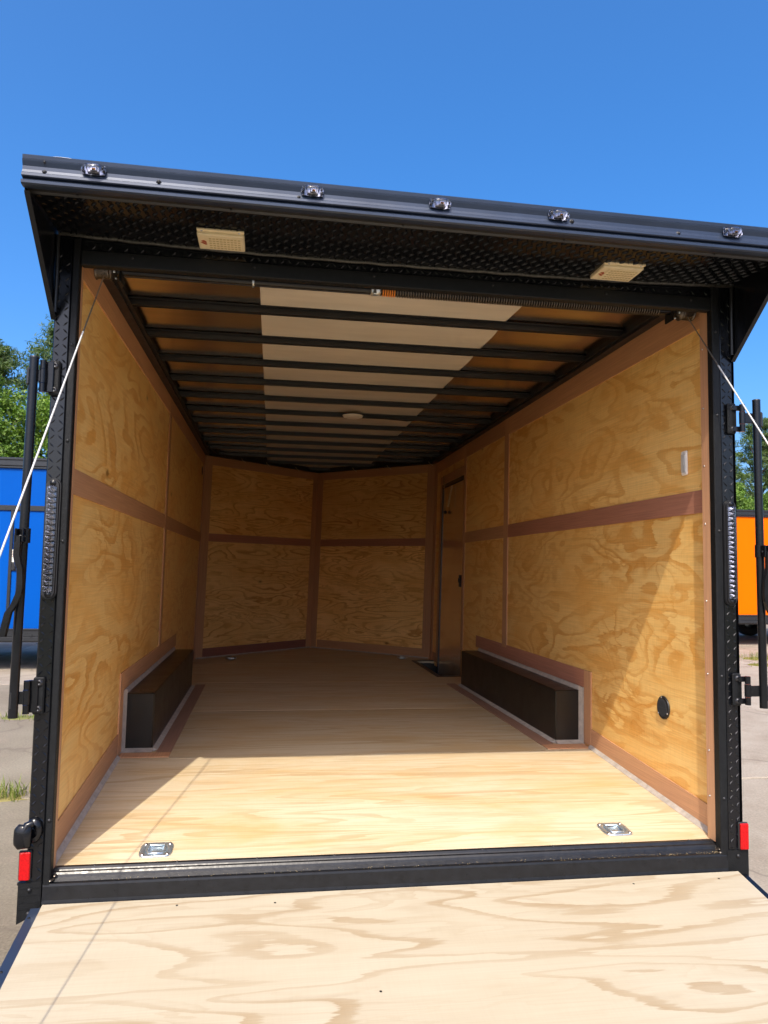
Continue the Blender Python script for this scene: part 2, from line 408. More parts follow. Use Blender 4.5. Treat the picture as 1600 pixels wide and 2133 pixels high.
# left wall: x = 0, thickness outward
def lw(y0, y1, z0, z1, **k):
    z0a = z0 if z0 is not None else zfl(y0)-.04
    z0b = z0 if z0 is not None else zfl(y1)-.04
    pts = [(0, y0+g, z0a+g)] + ([(0, YB, zfl(YB)-.04+g)] if z0 is None and y0 < YB < y1 else []) + [(0, y1-g, z0b+g), (0, y1-g, z1-g), (0, y0+g, z1-g)]
    sheet('plywood_panel', pts, (-TH, 0, 0), (0, 1, 0), MT['wall'], **k)
lw(-.02, 2.475, None, ZM); lw(-.02, 2.475, ZM, H+.03); lw(2.475, L, None, ZM); lw(2.475, L, ZM, H+.03)
def rw(y0, y1, z0, z1, **k):
    z0a = z0 if z0 is not None else zfl(y0)-.04
    z0b = z0 if z0 is not None else zfl(y1)-.04
    pts = [(W, y0+g, z0a+g)] + ([(W, YB, zfl(YB)-.04+g)] if z0 is None and y0 < YB < y1 else []) + [(W, y1-g, z0b+g), (W, y1-g, z1-g), (W, y0+g, z1-g)]
    sheet('plywood_panel', pts, (TH, 0, 0), (0, 1, 0), MT['wall'], **k)
DY0, DY1, DZ = 3.84, 4.76, 1.875
rw(-.02, 2.61, None, ZM); rw(-.02, 2.61, ZM, H+.03); rw(2.61, DY0, None, ZM); rw(2.61, DY0, ZM, H+.03)
rw(DY0, DY1, DZ, H+.03); rw(DY1, L, None, ZM); rw(DY1, L, ZM, H+.03)
def nw(a, b, z0, z1, sgn):
    a = Vector(a+(0,)); b = Vector(b+(0,)); d = (b-a).normalized(); out = Vector((-d.y, d.x, 0))*TH
    if out.y < 0: out = -out
    sheet('plywood_panel', [a+Vector((0, 0, z0+g)), b+Vector((0, 0, z0+g)), b+Vector((0, 0, z1-g)), a+Vector((0, 0, z1-g))], out, d, MT['nose'])
    return d
for a, b in (((0, L), (NX, NY)), ((NX, NY), (W, L))):
    nw(a, b, ZF-.04, ZM, 1); nw(a, b, ZM, H+.03, 1)
# outer skin
SK = .05
def skin(m):
    o = [(-SK, YF+.004), (-SK, L+.02), (NX, NY+.09), (W+SK, L+.02), (W+SK, YF+.004)]
    for (x0, y0), (x1, y1) in zip(o[:-1], o[1:]):
        m.add([(x0, y0, -.1), (x1, y1, -.1), (x1, y1, 2.19), (x0, y0, 2.19)], [(0, 1, 2, 3)])
part('outer_skin', MT['gloss'], T, skin)
rz = lambda x, y: (x, y, 2.212-.0062*x)
part('roof_skin', MT['roofsheet'], T, lambda m: m.prism([rz(-SK, -.46), rz(W+SK, -.46), rz(W+SK, L+.02), rz(NX, NY+.09), rz(-SK, L+.02)], (0, 0, .003)))
for x0 in (0, .6, 1.75, 2.36): part('chassis_beam', MT['steel'], T, lambda m: m.box((x0, -.03, -.17), (x0+.06, 5.3 if .1 < x0 < 2.2 else L, -.06)))
# ---- trim strips
def strip(poly, off, ud, mat='trim', label=None):
    return sheet('trim_strip', poly, off, ud, MT[mat], label=label)
TT = .005
def wstrip(side, y0, y1, z0, z1, mat='trim', t=TT, vert=False):
    x = 0 if side == 'l' else W; s = 1 if side == 'l' else -1
    def zz(z, y): return z(y) if callable(z) else z
    ys = [y0] + ([YB] if callable(z0) and y0 < YB < y1 else []) + [y1]
    poly = [(x, y, zz(z0, y)) for y in ys] + [(x, y, zz(z1, y)) for y in ys[::-1]]
    strip(poly, (s*t, 0, 0), (0, 0, 1) if vert else (0, 1, 0), mat)
# top strips
wstrip('l', -.02, 2.43, 2.035, H); wstrip('l', 2.43, L-.003, 2.035, H)
wstrip('r', -.02, 2.56, 2.015, H); wstrip('r', 2.66, 3.79, 2.025, H); wstrip('r', 3.86, L-.003, 2.03, H)
# middle strips
wstrip('l', -.02, 2.43, 1.252, 1.343); wstrip('l', 2.52, 5.02, 1.252, 1.343)
wstrip('r', -.02, 2.56, 1.252, 1.345, 'trimred'); wstrip('r', 2.66, 3.79, 1.252, 1.345)
# upright joint strips
wstrip('l', 2.43, 2.52, .46, H-.001, t=.006, vert=True)
wstrip('r', 2.56, 2.66, .45, H, t=.006, vert=True)
wstrip('r', 3.79, 3.86, .30, H, t=.006, vert=True)
# door surround
wstrip('r', 3.86, 4.83, DZ+.005, DZ+.085)
wstrip('r', DY1+.005, DY1+.065, ZF, DZ+.005, vert=True)
wstrip('r', 4.83, 4.98, ZF, ZF+.09)
# baseboards
bb = lambda h: (lambda y: zfl(y)+h)
wstrip('l', -.02, 1.115, bb(.012), bb(.115)); wstrip('r', -.02, 1.125, bb(.012), bb(.10))
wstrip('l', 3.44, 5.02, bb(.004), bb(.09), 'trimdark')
# front corner and nose uprights
wstrip('l', 5.02, L-.006, ZF, H-.001, t=.006, vert=True)
wstrip('r', 5.0, L-.006, ZF, H-.001, t=.006, vert=True)
def nstrip(a, b, t0, t1, z0, z1, mat='trim', th=TT, vert=False):
    a = Vector(a+(0,)); b = Vector(b+(0,)); d = (b-a).normalized(); inn = Vector((-d.y, d.x, 0))
    if inn.y > 0: inn = -inn
    ln = (b-a).length; p = a+d*(t0 if t0 >= 0 else ln+t0); q = a+d*(t1 if t1 > 0 else ln+t1)
    strip([p+Vector((0, 0, z0)), q+Vector((0, 0, z0)), q+Vector((0, 0, z1)), p+Vector((0, 0, z1))], inn*th, (0, 0, 1) if vert else d, mat)
NL = ((0, L), (NX, NY)); NR = ((NX, NY), (W, L))
nstrip(*NL, .004, .10, ZF, H-.001, th=.006, vert=True); nstrip(*NL, -.085, -.003, ZF, H-.001, th=.006, vert=True)
nstrip(*NR, .003, .085, ZF, H-.001, th=.006, vert=True); nstrip(*NR, -.10, -.004, ZF, H-.001, th=.006, vert=True)
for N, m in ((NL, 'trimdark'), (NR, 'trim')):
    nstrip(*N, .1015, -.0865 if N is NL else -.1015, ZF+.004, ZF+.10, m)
    nstrip(*N, .1015 if N is NL else .0865, -.0865 if N is NL else -.1015, 1.262, 1.345, 'trimred')
    nstrip(*N, .1015 if N is NL else .0865, -.0865 if N is NL else -.1015, 2.055, H, 'trim')

# ---- floor sheets
MX0, MX1, MY0, MY1 = 2.235, W+.02, 3.82, 4.90          # step well
def keyhole(poly, holes, r=.0405):
    # first edge runs along y = -.03 with growing x: slip each hole in on a seam from it
    out = [poly[0]]
    for hx_, hy_ in holes:
        out.append((hx_-.0001, poly[0][1]))
        out += [(hx_-r*math.sin(a), hy_-r*math.cos(a)) for a in [2*math.pi*i/28+.003 for i in range(28)]]
        out += [(hx_+.0001, hy_-r), (hx_+.0001, poly[0][1])]
    return out+poly[1:]
def fl(poly, label=None):
    poly = [(x, y, zfl(y)) for x, y in poly]
    sheet('floor_panel', poly, (0, 0, -.018), (1, 0, 0), MT['floor'], label=label)
e = .0035
fl(keyhole([(0, -.03), (W, -.03), (W, YB-e), (0, YB-e)], ((.335, .062), (2.058, .088))))
fl([(0, YB+e), (W, YB+e), (W, 2.31-e), (0, 2.31-e)])
fl([(0, 2.31+e), (W, 2.31+e), (W, 3.53-e), (0, 3.53-e)])
fl([(0, 3.53+e), (W, 3.53+e), (W, MY0), (MX0, MY0), (MX0, 4.75-e), (0, 4.75-e)])
fl([(0, 4.75+e), (MX0, 4.75+e), (MX0, MY1), (W, MY1), (W, L), (NX, NY), (0, L)])
# step well by the side door
def well(m):
    m.box((MX0+.001, MY0+.001, -.10), (W+.10, MY1-.001, -.085))
    m.box((MX0+.001, MY0+.001, -.085), (MX0+.012, MY1-.001, ZF-.02)); m.box((MX0+.012, MY0+.001, -.085), (W+.10, MY0+.012, ZF-.02)); m.box((MX0+.012, MY1-.012, -.085), (W+.10, MY1-.001, ZF-.02))
part('step_well', MT['rib'], T, well)
def rim(m):
    w_ = .035
    m.box((MX0-w_, MY0-w_, ZF+.0005), (MX0+.004, MY1+w_, ZF+.006)); m.box((MX0+.004, MY0-w_, ZF+.0005), (W-.002, MY0+.004, ZF+.006)); m.box((MX0+.004, MY1-.004, ZF+.0005), (W-.002, MY1+w_, ZF+.006))
part('step_well_rim', MT['rib'], T, rim)
# ---- side door
dr = part('side_door', MT['doorsheet'], T, lambda m: m.cbox((W+.014, (DY0+DY1)/2, (DZ-.05)/2-.02), (.012, (DY1-DY0)/2-.035, (DZ+.05)/2-.02), .004), origin=(W+.03, 4.3, .9))
def dframe(m):
    m.box((W-.003, DY1-.032, -.08), (W+.05, DY1, DZ)); m.box((W+.003, DY0, -.08), (W+.05, DY0+.03, DZ)); m.box((W-.003, DY0+.03, DZ-.035), (W+.05, DY1-.032, DZ))
part('door_frame', MT['gloss'], T, dframe)
part('door_edge_seal', MT['fascia'], dr, lambda m: m.box((W-.004, DY1-.052, -.05), (W+.004, DY1-.038, DZ-.045)))
part('door_latch', MT['rubber'], dr, lambda m: (m.cbox((W-.002, 3.92, .91), (.008, .035, .055), .004), m.cbox((W-.014, 3.925, .915), (.006, .018, .02), .003)))
def chainfn(p, q, sag, n, r):
    def f(m):
        for i in range(n):
            t = (i+.5)/n; c = Vector(p).lerp(Vector(q), t)+Vector((0, 0, -sag*4*t*(1-t))); a = i % 2
            m.lathe([(r*.62, -r*.28), (r, 0), (r*.62, r*.28), (r*.62, -r*.28)], c, 'y' if a else 'x', 8)
    return f
part('door_chain', MT['chain'], T, chainfn((W-.02, 4.63, 1.96), (W-.02, 4.52, 1.60), .0, 26, .009))
part('door_stop_ball', MT['rubber'], T, lambda m: m.lathe([(.0001, -.018), (.013, -.013), (.018, 0), (.013, .013), (.0001, .018)], (W-.02, 4.52, 1.58), 'z', 12))
part('hanging_door_strap', MT['cream'], T, chainfn((W-.015, 4.28, 1.82), (W-.03, 4.36, 1.62), 0, 14, .011))

# ---- wheel boxes
def wheelbox(side, y0, y1, wb, zt):
    s = 1 if side == 'l' else -1; x = 0 if side == 'l' else W
    def f(m): m.cbox((x+s*wb/2, (y0+y1)/2, (ZF+zt)/2), (wb/2-.001, (y1-y0)/2, (zt-ZF)/2), .006)
    b_ = part('wheel_box', MT['box'], T, f, origin=(x+s*wb/2, (y0+y1)/2, ZF))
    # trim on the wall
    wstrip(side, y0-.045, y1+.09, zt+.022, zt+.115, 'trimred' if side == 'r' else 'trim')
    wstrip(side, y0-.135, y0-.047, bb(.012), zt+.115, 'trim', t=.006, vert=True)
    # trim on the floor
    def fs(xa, xb, ya, yb_, m_):
        xs = sorted((x+s*xa, x+s*xb)); strip([(xs[0], ya, ZF), (xs[1], ya, ZF), (xs[1], yb_, ZF), (xs[0], yb_, ZF)], (0, 0, .005), (0, 1, 0), m_)
    fs(wb+.022, wb+.095, y0-.045, y1+.10, 'trimdim'); fs(.006, wb+.095, y0-.135, y0-.047, 'trim')
    # caulk beads
    if True:
        def tri(a, b, u, v): part('caulk_bead', MT['caulk'], T, lambda m: m.prism([a, Vector(a)+Vector(u), Vector(a)+Vector(v)], Vector(b)-Vector(a)))
        tri((x+s*wb, y0, ZF+.001), (x+s*wb, y1, ZF+.001), (s*.024, 0, .005), (0, 0, .016))
        tri((x+s*.0005, y0, zt), (x+s*.0005, y1, zt), (0, 0, .024), (s*.016, 0, 0))
        tri((x+s*.006, y0, ZF+.001), (x+s*wb, y0, ZF+.001), (0, -.046, .005), (0, 0, .016))
        tri((x+s*.0005, y0, ZF+.002), (x+s*.0005, y0, zt+.02), (0, -.046, 0), (s*.016, 0, 0))
    return b_
wheelbox('l', 1.25, 3.31, .15, .36); wheelbox('r', 1.25, 3.27, .15, .355)
# caulk between baseboards and floor
if True:
    for x, s, ye in ((0, 1, 1.115), (W, -1, 1.125)):
        m = MB()
        ys = [-.03, .3, .7, YB, ye]
        for a, b in zip(ys[:-1], ys[1:]):
            A = Vector((x+s*.0055, a, zfl(a)+.001)); B = Vector((x+s*.0055, b, zfl(b)+.001))
            m.prism([A, A+Vector((s*.016, 0, 0)), A+Vector((0, 0, .016))], B-A)
        m.build('caulk_bead', MT['caulk'], T)
    for N in (NL, NR):
        a = Vector(N[0]+(ZF+.001,)); b = Vector(N[1]+(ZF+.001,)); d = (b-a).normalized(); i = Vector((d.y, -d.x, 0)); i = i if i.y < 0 else -i
        a += d*.02; b -= d*.02
        m = MB(); m.prism([a+i*.006, a+i*.018, a+i*.006+Vector((0, 0, .012))], b-a); m.build('caulk_bead', MT['caulk'], T)

# ---- ceiling: sheets, ribs, rails
ZC = 2.195
def csheet(x0, x1, mat, name, label):
    def f(m):
        nx = 14; ny = 60; V = []; F = []
        for j in range(ny+1):
            y = -.02+(NY+.02)*j/ny
            for i in range(nx+1):
                x = x0+(x1-x0)*i/nx
                d = noise.noise((x*1.3+3, y*1.1, .3))*.0024+noise.noise((x*3.1, y*5.0, 2))*.0006 if name == 'ceiling_sheet' else noise.noise((x, y*.8, 9))*.001
                V.append((x, y, ZC+d))
        for j in range(ny):
            for i in range(nx): F.append([j*(nx+1)+i, j*(nx+1)+i+1, (j+1)*(nx+1)+i+1, (j+1)*(nx+1)+i])
        m.add(V, F, smooth=True)
    return part(name, mat, T, f, label=label)
csheet(.0, .63, MT['sheet'], 'ceiling_sheet', 'bare reflective ceiling sheet on the left of the beige liner')
csheet(1.79, W, MT['sheet'], 'ceiling_sheet', 'bare reflective ceiling sheet on the right of the beige liner')
def liner(m):
    ny = 120; V = []
    for j in range(ny+1):
        y = 0+(NY)*j/ny; k = ((y-.20)/.452) % 1.0
        wv = .015*math.sin(math.pi*k)
        for x in (.628, .9, 1.2, 1.5, 1.775+wv): V.append((x, y, ZC-.0035))
    m.add(V, [[j*5+i, j*5+i+1, (j+1)*5+i+1, (j+1)*5+i] for j in range(ny) for i in range(4)], smooth=True)
part('ceiling_liner', MT['liner'], T, liner)
def rib(y):
    if y < L: x0, x1 = .03, W-.03
    else:
        k = (NY-y)/(NY-L); x0, x1 = NX*(1-k)+.03, NX+(W-NX)*k-.03
    def f(m):
        m.box((x0, y-.028, ZC-.0075), (x1, y-.010, ZC-.0045)); m.box((x0, y+.020, ZC-.0075), (x1, y+.038, ZC-.0045))
        m.box((x0, y-.010, ZC-.031), (x1, y+.020, ZC-.0045))
        m.box((x0, y-.0105, ZC-.034), (x1, y-.006, ZC-.031)); m.box((x0, y+.016, ZC-.034), (x1, y+.0205, ZC-.031))
    part('roof_rib', MT['rib'], T, f, origin=(1.2, y, ZC))
for i in range(13): rib(.655+i*.4525)
def rail(m):
    for x, s in ((0, 1), (W, -1)):
        xs = sorted((x-s*.01, x+s*.045)); m.box((xs[0], -.05, H+.002), (xs[1], L, ZC+.012))
        xs = sorted((x+s*.045, x+s*.06)); m.box((xs[0], -.05, H+.016), (xs[1], L, H+.022))
    for N in (NL, NR):
        a = Vector(N[0]+(H+.002,)); b = Vector(N[1]+(H+.002,)); d = (b-a).normalized(); i = Vector((d.y, -d.x, 0)); i = i if i.y < 0 else -i
        m.prism([a-i*.02, a+i*.05, b+i*.05, b-i*.02], (0, 0, ZC-H+.01))
part('roof_rail', MT['rib'], T, rail)
# ceiling lamp and its wire
part('ceiling_lamp', MT['white'], T, lambda m: (m.lathe([(.0001, -.020), (.05, -.019), (.072, -.012), (.078, 0), (.0001, 0)], (1.285, 2.83, ZC-.037), 'z', 28)), label='round white dome lamp under a roof rib')
def wires(m):
    p = [(1.33, 2.86, ZC-.038), (1.45, 2.87, ZC-.040), (1.7, 2.88, ZC-.048), (1.79, 2.88, ZC-.040), (2.0, 2.90, ZC-.048), (2.25, 2.92, ZC-.055), (2.37, 2.93, ZC-.042)]
    m.tube(p, .004, 6); m.tube([Vector(q)+Vector((.01, .018, .004+.004*math.sin(i*2))) for i, q in enumerate(p)], .0035, 6)
part('lamp_wire', MT['rubber'], T, wires)
def rail_wires(m):
    P = [(.06, 4.6, H+.03), (.12, L-.02, H+.02), (.5, 5.44, H+.014), (.85, 5.74, H+.02), (NX-.05, 6.12, H+.012), (NX+.2, 6.05, H+.02), (1.9, 5.5, H+.02), (2.3, 5.12, H+.015)]
    m.tube(P, .006, 6)
part('rail_wire', MT['rubber'], T, rail_wires)
def ties(m):
    for x, y in ((.36, 5.36), (.62, 5.6), (.95, 5.90), (1.6, 5.80), (1.95, 5.48), (2.34, 5.08)):
        m.tube([(x, y, H+.02), (x+.01, y-.03, H-.005), (x+.045, y-.035, H-.028)], .0022, 5)
part('cable_tie', MT['label'], T, ties)
tc_ = part('junction_hole', MT['rib'], T, lambda m: m.lathe([(.0001, .003), (.042, .003), (.042, 0)], (.006, 4.84, 1.95), 'x', 16), label='dark oval cut-out high at the front of the left wall')

# ---- rear frame
for (xa, xb) in ((.003, .026), (2.387, 2.418)):
    part('rear_post', MT['steel'], T, lambda m: m.cbox(((xa+xb)/2, YF+.016, 1.012), ((xb-xa)/2, .018, 1.115), .003), origin=((xa+xb)/2, YF, .98), label='textured black steel tube edging the opening')
# wood casing inside the posts
sheet('casing_board', [(2.3895, YF+.036, .0), (2.3895, YF+.036, 2.06), (2.3895, -.012, 2.06), (2.3895, -.012, .0)], (.02, 0, 0), (0, 0, 1), MT['trim'], label='narrow reddish casing board inside the right rear post')
sheet('casing_board', [(.0235, YF+.036, .0), (.0235, YF+.036, 2.06), (.0235, -.03, 2.06), (.0235, -.03, .0)], (-.02, 0, 0), (0, 0, 1), MT['trim'], label='narrow casing board inside the left rear post')
def casescrews(m):
    for z in (.16, .33, .62, .9, 1.2, 1.43, 1.66, 1.9): m.lathe([(.0001, .003), (.003, .0025), (.0038, 0)], (2.3893, -.03, z), '-x', 8)
part('casing_screw', MT['screw'], T, casescrews)
def lug(m, c, t, n, s, ang, ln=.0125, wd=.0030, h=.0030):
    """one raised lozenge of tread plate: c centre, t/s the plate's two directions, n its normal"""
    ca, sa = math.cos(ang), math.sin(ang)
    a = (t*ca+s*sa); b = (s*ca-t*sa)
    m.add([c-a*ln, c-b*wd, c+a*ln, c+b*wd, c-a*ln*.55+n*h, c+a*ln*.55+n*h], [(0, 1, 5, 4), (1, 2, 5), (2, 3, 4, 5), (3, 0, 4)])
def tread(m, o, t, s, n, lt, ls, pitch=.0270, clip=None):
    o, t, s, n = map(Vector, (o, t, s, n)); i = 0
    nt_ = int(lt/pitch); ns = int(ls/pitch)+1
    for i in range(nt_+1):
        for j in range(ns+1):
            u = (i+.5)*pitch; v = (j+.35)*pitch
            if u > lt-.008 or v > ls-.008: continue
            if clip and not clip(u, v): continue
            lug(m, o+t*u+s*v, t, n, s, R(45) if (i+j) % 2 else R(-45))
for (xa, xb) in ((-.050, .002), (2.419, 2.471)):
    def f(m):
        m.cbox(((xa+xb)/2, YF+.02, 1.04), ((xb-xa)/2, .0195, 1.13), .004)
        tread(m, (xa, YF+.0004, -.02), (1, 0, 0), (0, 0, 1), (0, -1, 0), xb-xa+.004, 2.1, .0262)
    part('tread_plate_post', MT['tread'], T, f, origin=((xa+xb)/2, YF, 1.0))
part('rear_header', MT['steel'], T, lambda m: m.cbox((1.207, YF+.018, 2.062), (1.179, .0178, .026), .003), origin=(1.2, YF, 2.06), label='textured black steel header tube above the opening')
def hplate(m):
    m.prism([(.027, YF+.002, 2.0885), (2.386, YF+.002, 2.0885), (2.386, YF+.002, 2.128), (.027, YF+.002, 2.138)], (0, .012, 0))
    tread(m, (.03, YF+.0018, 2.09), (1, 0, 0), (0, 0, 1), (0, -1, 0), 2.35, .04)
part('header_tread_plate', MT['tread'], T, hplate)
# frame screws
def fscrews(m):
    for x, zs in ((.0145, (.17, 1.08, 1.42, 1.75)), (2.4025, (.17, .62, 1.17, 1.62, 1.95))):
        for z in zs: m.lathe([(.0001, .005), (.0035, .0045), (.006, 0)], (x, YF-.002, z), '-y', 10)
    for x in (.2, .62, 1.05, 1.5, 1.95, 2.3): m.lathe([(.0001, .004), (.003, .0035), (.005, 0)], (x, YF-.002, 2.07), '-y', 10)
part('frame_screw', MT['rubber'], T, fscrews)

# ---- canopy over the ramp opening
YL = -.462
def dzx(x): return -.0067*x
def soffit(m):
    nx = 40; V = []
    for i in range(nx+1):
        x = -.048+(W+.096)*i/nx
        V += [(x, YF-.001, 2.120+.020*abs((x-1.2)/1.25)**3), (x, YL+.03, 2.137+dzx(x))]
    m.add(V, [[2*i, 2*i+2, 2*i+3, 2*i+1] for i in range(nx)])
    o = Vector((-.048, YF-.012, 0)); k = Vector((0, YL+.03-YF, .018)).normalized()
    n_ = Vector((0, k.z, -abs(k.y))).normalized()
    p = .0262
    for i in range(int((W+.096)/p)):
        for j in range(int((YF-YL-.05)/p)+1):
            x = -.048+(i+.5)*p; t = (j+.5)*p
            if t > (YF-YL)-.045: continue
            z0 = 2.120+.020*abs((x-1.2)/1.25)**3; z1 = 2.137+dzx(x); fr = t/((YF-YL)-.03)
            c = Vector((x, YF-.001-t, z0+(z1-z0)*fr-.0003))
            lug(m, c, Vector((1, 0, 0)), n_, Vector((0, -1, 0)), R(33) if (i+j) % 2 else R(-57), .0132, .0026, .0055)
part('canopy_soffit', MT['tread'], T, soffit, label='black tread plate underside of the rear canopy')
part('soffit_edge_bead', flat('worn_black_edge', (.05, .047, .04), .3, .5, .6, .5, 60), T, lambda m: m.tube([(-.045+i*(W+.09)/40, YF-.008, 2.122+.020*abs(((-.045+i*(W+.09)/40)-1.2)/1.25)**3-.004+.0016*math.sin(i*2.7)) for i in range(41)], .009, 8))
prof = [(YL+.03, 2.235), (YL-.002, 2.237), (YL-.006, 2.233), (YL-.004, 2.222), (YL-.0035, 2.2215), (YL-.0065, 2.219), (YL-.005, 2.214), (YL+.0005, 2.200), (YL+.0005, 2.188), (YL-.003, 2.178), (YL-.0065, 2.174), (YL-.007, 2.166), (YL-.004, 2.163),
        (YL+.006, 2.161), (YL+.006, 2.154), (YL-.006, 2.152), (YL-.0095, 2.148), (YL-.009, 2.140), (YL-.002, 2.1365), (YL+.02, 2.1365), (YL+.02, 2.142), (YL+.035, 2.142), (YL+.035, 2.23)]
prof = [(y, 2.218+(z-2.237)*.93) for y, z in prof]
part('canopy_fascia', MT['fascia'], T, lambda m: m.extrude_x(prof, -.058, W+SK+.012, 8, dzx), label='grooved black aluminium fascia along the canopy edge')
part('canopy_inner_lip', MT['rib'], T, lambda m: m.extrude_x([(YL+.030, 2.138), (YL+.060, 2.135), (YL+.060, 2.126), (YL+.056, 2.126), (YL+.050, 2.131), (YL+.030, 2.129)], -.05, W+SK, 8, dzx))
def drip(m):
    for i, (a, b) in enumerate(((-.02, .12), (.62, .68), (.80, .86), (1.15, 1.2), (1.72, 1.78), (2.0, 2.06), (2.2, 2.3))):
        m.lathe([(.0001, .006), ((b-a)/2*.7, .004), ((b-a)/2, 0)], ((a+b)/2, YL+.015, 2.2165+dzx((a+b)/2)), 'z', 12, sy=.3)
part('roof_sealant', MT['white'], T, drip)
# side wings
def wing(x, s):
    def f(m):
        m.prism([(x, YF+.02, 2.19), (x, YF+.02, 1.84), (x, YF-.01, 1.84), (x, YL+.022, 2.118), (x, YL+.022, 2.19)], (s*.003, 0, 0))
        # folded edge
        d = Vector((0, YL+.022-YF+.01, 2.118-1.84)); 
        m.prism([(x-s*.012, YF-.01, 1.84), (x+s*.004, YF-.01, 1.84), (x+s*.004, YF-.006, 1.833), (x-s*.012, YF-.006, 1.833)], d)
    part('canopy_wing', MT['gloss'], T, f, origin=(x, YF, 2.0))
    part('wing_bead', MT['rib'], T, lambda m: m.tube([(x-s*.006, YF-.004, 1.86), (x-s*.008, YF-.006, 2.0), (x-s*.006, YF-.008, 2.13)], .007, 8))
wing(-.053, -1); wing(W+.045, 1)
# fascia screws
def fascrew(m):
    for x, z in ((.005, 2.197), (.005, 2.166), (.335, 2.170), (.76, 2.163), (1.66, 2.172), (2.04, 2.166), (2.45, 2.188)):
        m.lathe([(.0001, .007), (.004, .006), (.0045, .002), (.0085, 0)], (x, YL-.001, z+dzx(x)), '-y', 10)
    for x in (.09, .55, 1.1, 1.65, 2.2): m.lathe([(.0001, .004), (.003, .0035), (.0045, 0)], (x, YL+.045, 2.130+dzx(x)-.004), 'z', 8)
part('fascia_screw', MT['rubber'], T, fascrew)
# marker lights
def marker(x):
    z = 2.199+dzx(x); c = (x, YL-.002, z)
    mk = part('marker_light', MT['lens'], T, lambda m: m.lathe([(1.0, 0), (1.0, .3), (.86, .62), (.5, .95), (.0001, 1.0)], (0, 0, 0), '-y', 28), origin=(0, 0, 0), dowarp=False)
    return mk
def marker_fix():
    xs = (.146, .802, 1.212, 1.612, 2.236); first = None
    for x in xs:
        c = Vector((x, YL-.004, 2.187+dzx(x)))
        if first is None:
            def lens(m):
                n = 28; rings = []
                for k, (sc_, h) in enumerate(((1.0, 0), (1.0, .007), (.90, .012), (.72, .013), (.62, .022), (.4, .026), (.05, .027))):
                    rings.append([(math.copysign(abs(math.cos(a))**.75, math.cos(a))*.036*sc_, -h, math.copysign(abs(math.sin(a))**.75, math.sin(a))*.0165*sc_) for a in [2*math.pi*i/n for i in range(n)]])
                V = [Vector(p)+c for r_ in rings for p in r_]; F = [[k*n+i, k*n+(i+1) % n, (k+1)*n+(i+1) % n, (k+1)*n+i] for k in range(6) for i in range(n)]+[list(range(6*n, 7*n))]
                m.add(V, F, smooth=True)
            mk = part('marker_light', MT['lens'], T, lens, origin=c, dowarp=False)
            def core(m):
                m.cbox(c+Vector((0, -.006, -.001)), (.017, .004, .009), .002); m.cbox(c+Vector((.002, -.012, -.003)), (.010, .005, .006), .002)
                m.cbox(c+Vector((0, -.0015, 0)), (.033, .0012, .0145), .001)
            part('lamp_core', MT['chrome'], mk, core, origin=c, dowarp=False)
            def mscrew(m):
                for sx in (-1, 1): m.lathe([(.0001, .004), (.003, .003), (.0042, 0)], c+Vector((sx*.027, -.012, .001)), '-y', 8)
            part('lamp_screw', MT['rubber'], mk, mscrew, origin=c, dowarp=False)
            part('lamp_filament', MT['orange_paint'], mk, lambda m: m.cbox(c+Vector((.003, -.018, -.004)), (.005, .001, .002), 0), origin=c, dowarp=False)
            first = mk
        else: copy_tree(first, T, c)
marker_fix()
# loading lights under the canopy
def load_light(x0, yc):
    wz = .155; z = 2.126; c = Vector((x0+.08, yc, z))
    b_ = part('loading_light', MT['cream'], T, lambda m: (m.cbox(c+Vector((0, -.006, -.008)), (.078, .060, .008), .003), m.cbox(c+Vector((0, -.074, -.003)), (.078, .008, .003), .001)), origin=c, dowarp=False)
    part('lamp_lens', MT['cream'], b_, lambda m: m.cbox(c+Vector((.012, -.006, -.0172)), (.062, .050, .0012), .001), origin=c, dowarp=False)
    def cells(m):
        for i in range(9):
            for j in range(5): m.cbox(c+Vector((-.036+i*.012, -.042+j*.018, -.0188)), (.0042, .0034, .0006), 0)
    q_ = part('led_cells', MT['orange_paint'], b_, cells, origin=c, dowarp=False); q_.data.materials[0] = MT['led']
    part('printed_mark', MT['redsticker'], b_, lambda m: (m.prism([c+Vector(v) for v in ((-.068, -.015, -.0162), (-.050, .002, -.0162), (-.044, -.004, -.0162), (-.058, -.022, -.0162))], (0, 0, -.0006)), m.prism([c+Vector(v) for v in ((-.071, -.004, -.0162), (-.055, .013, -.0162), (-.046, .010, -.0162), (-.062, -.006, -.0162))], (0, 0, -.0008))), origin=c, dowarp=False)
    def ls(m):
        for sx in (-.062, .062): m.lathe([(.0001, .003), (.003, .003), (.004, 0)], c+Vector((sx, -.074, -.0065)), '-y', 8)
    part('lamp_screw', MT['screw'], b_, ls, origin=c, dowarp=False)
load_light(.428, -.185); load_light(1.868, -.185)

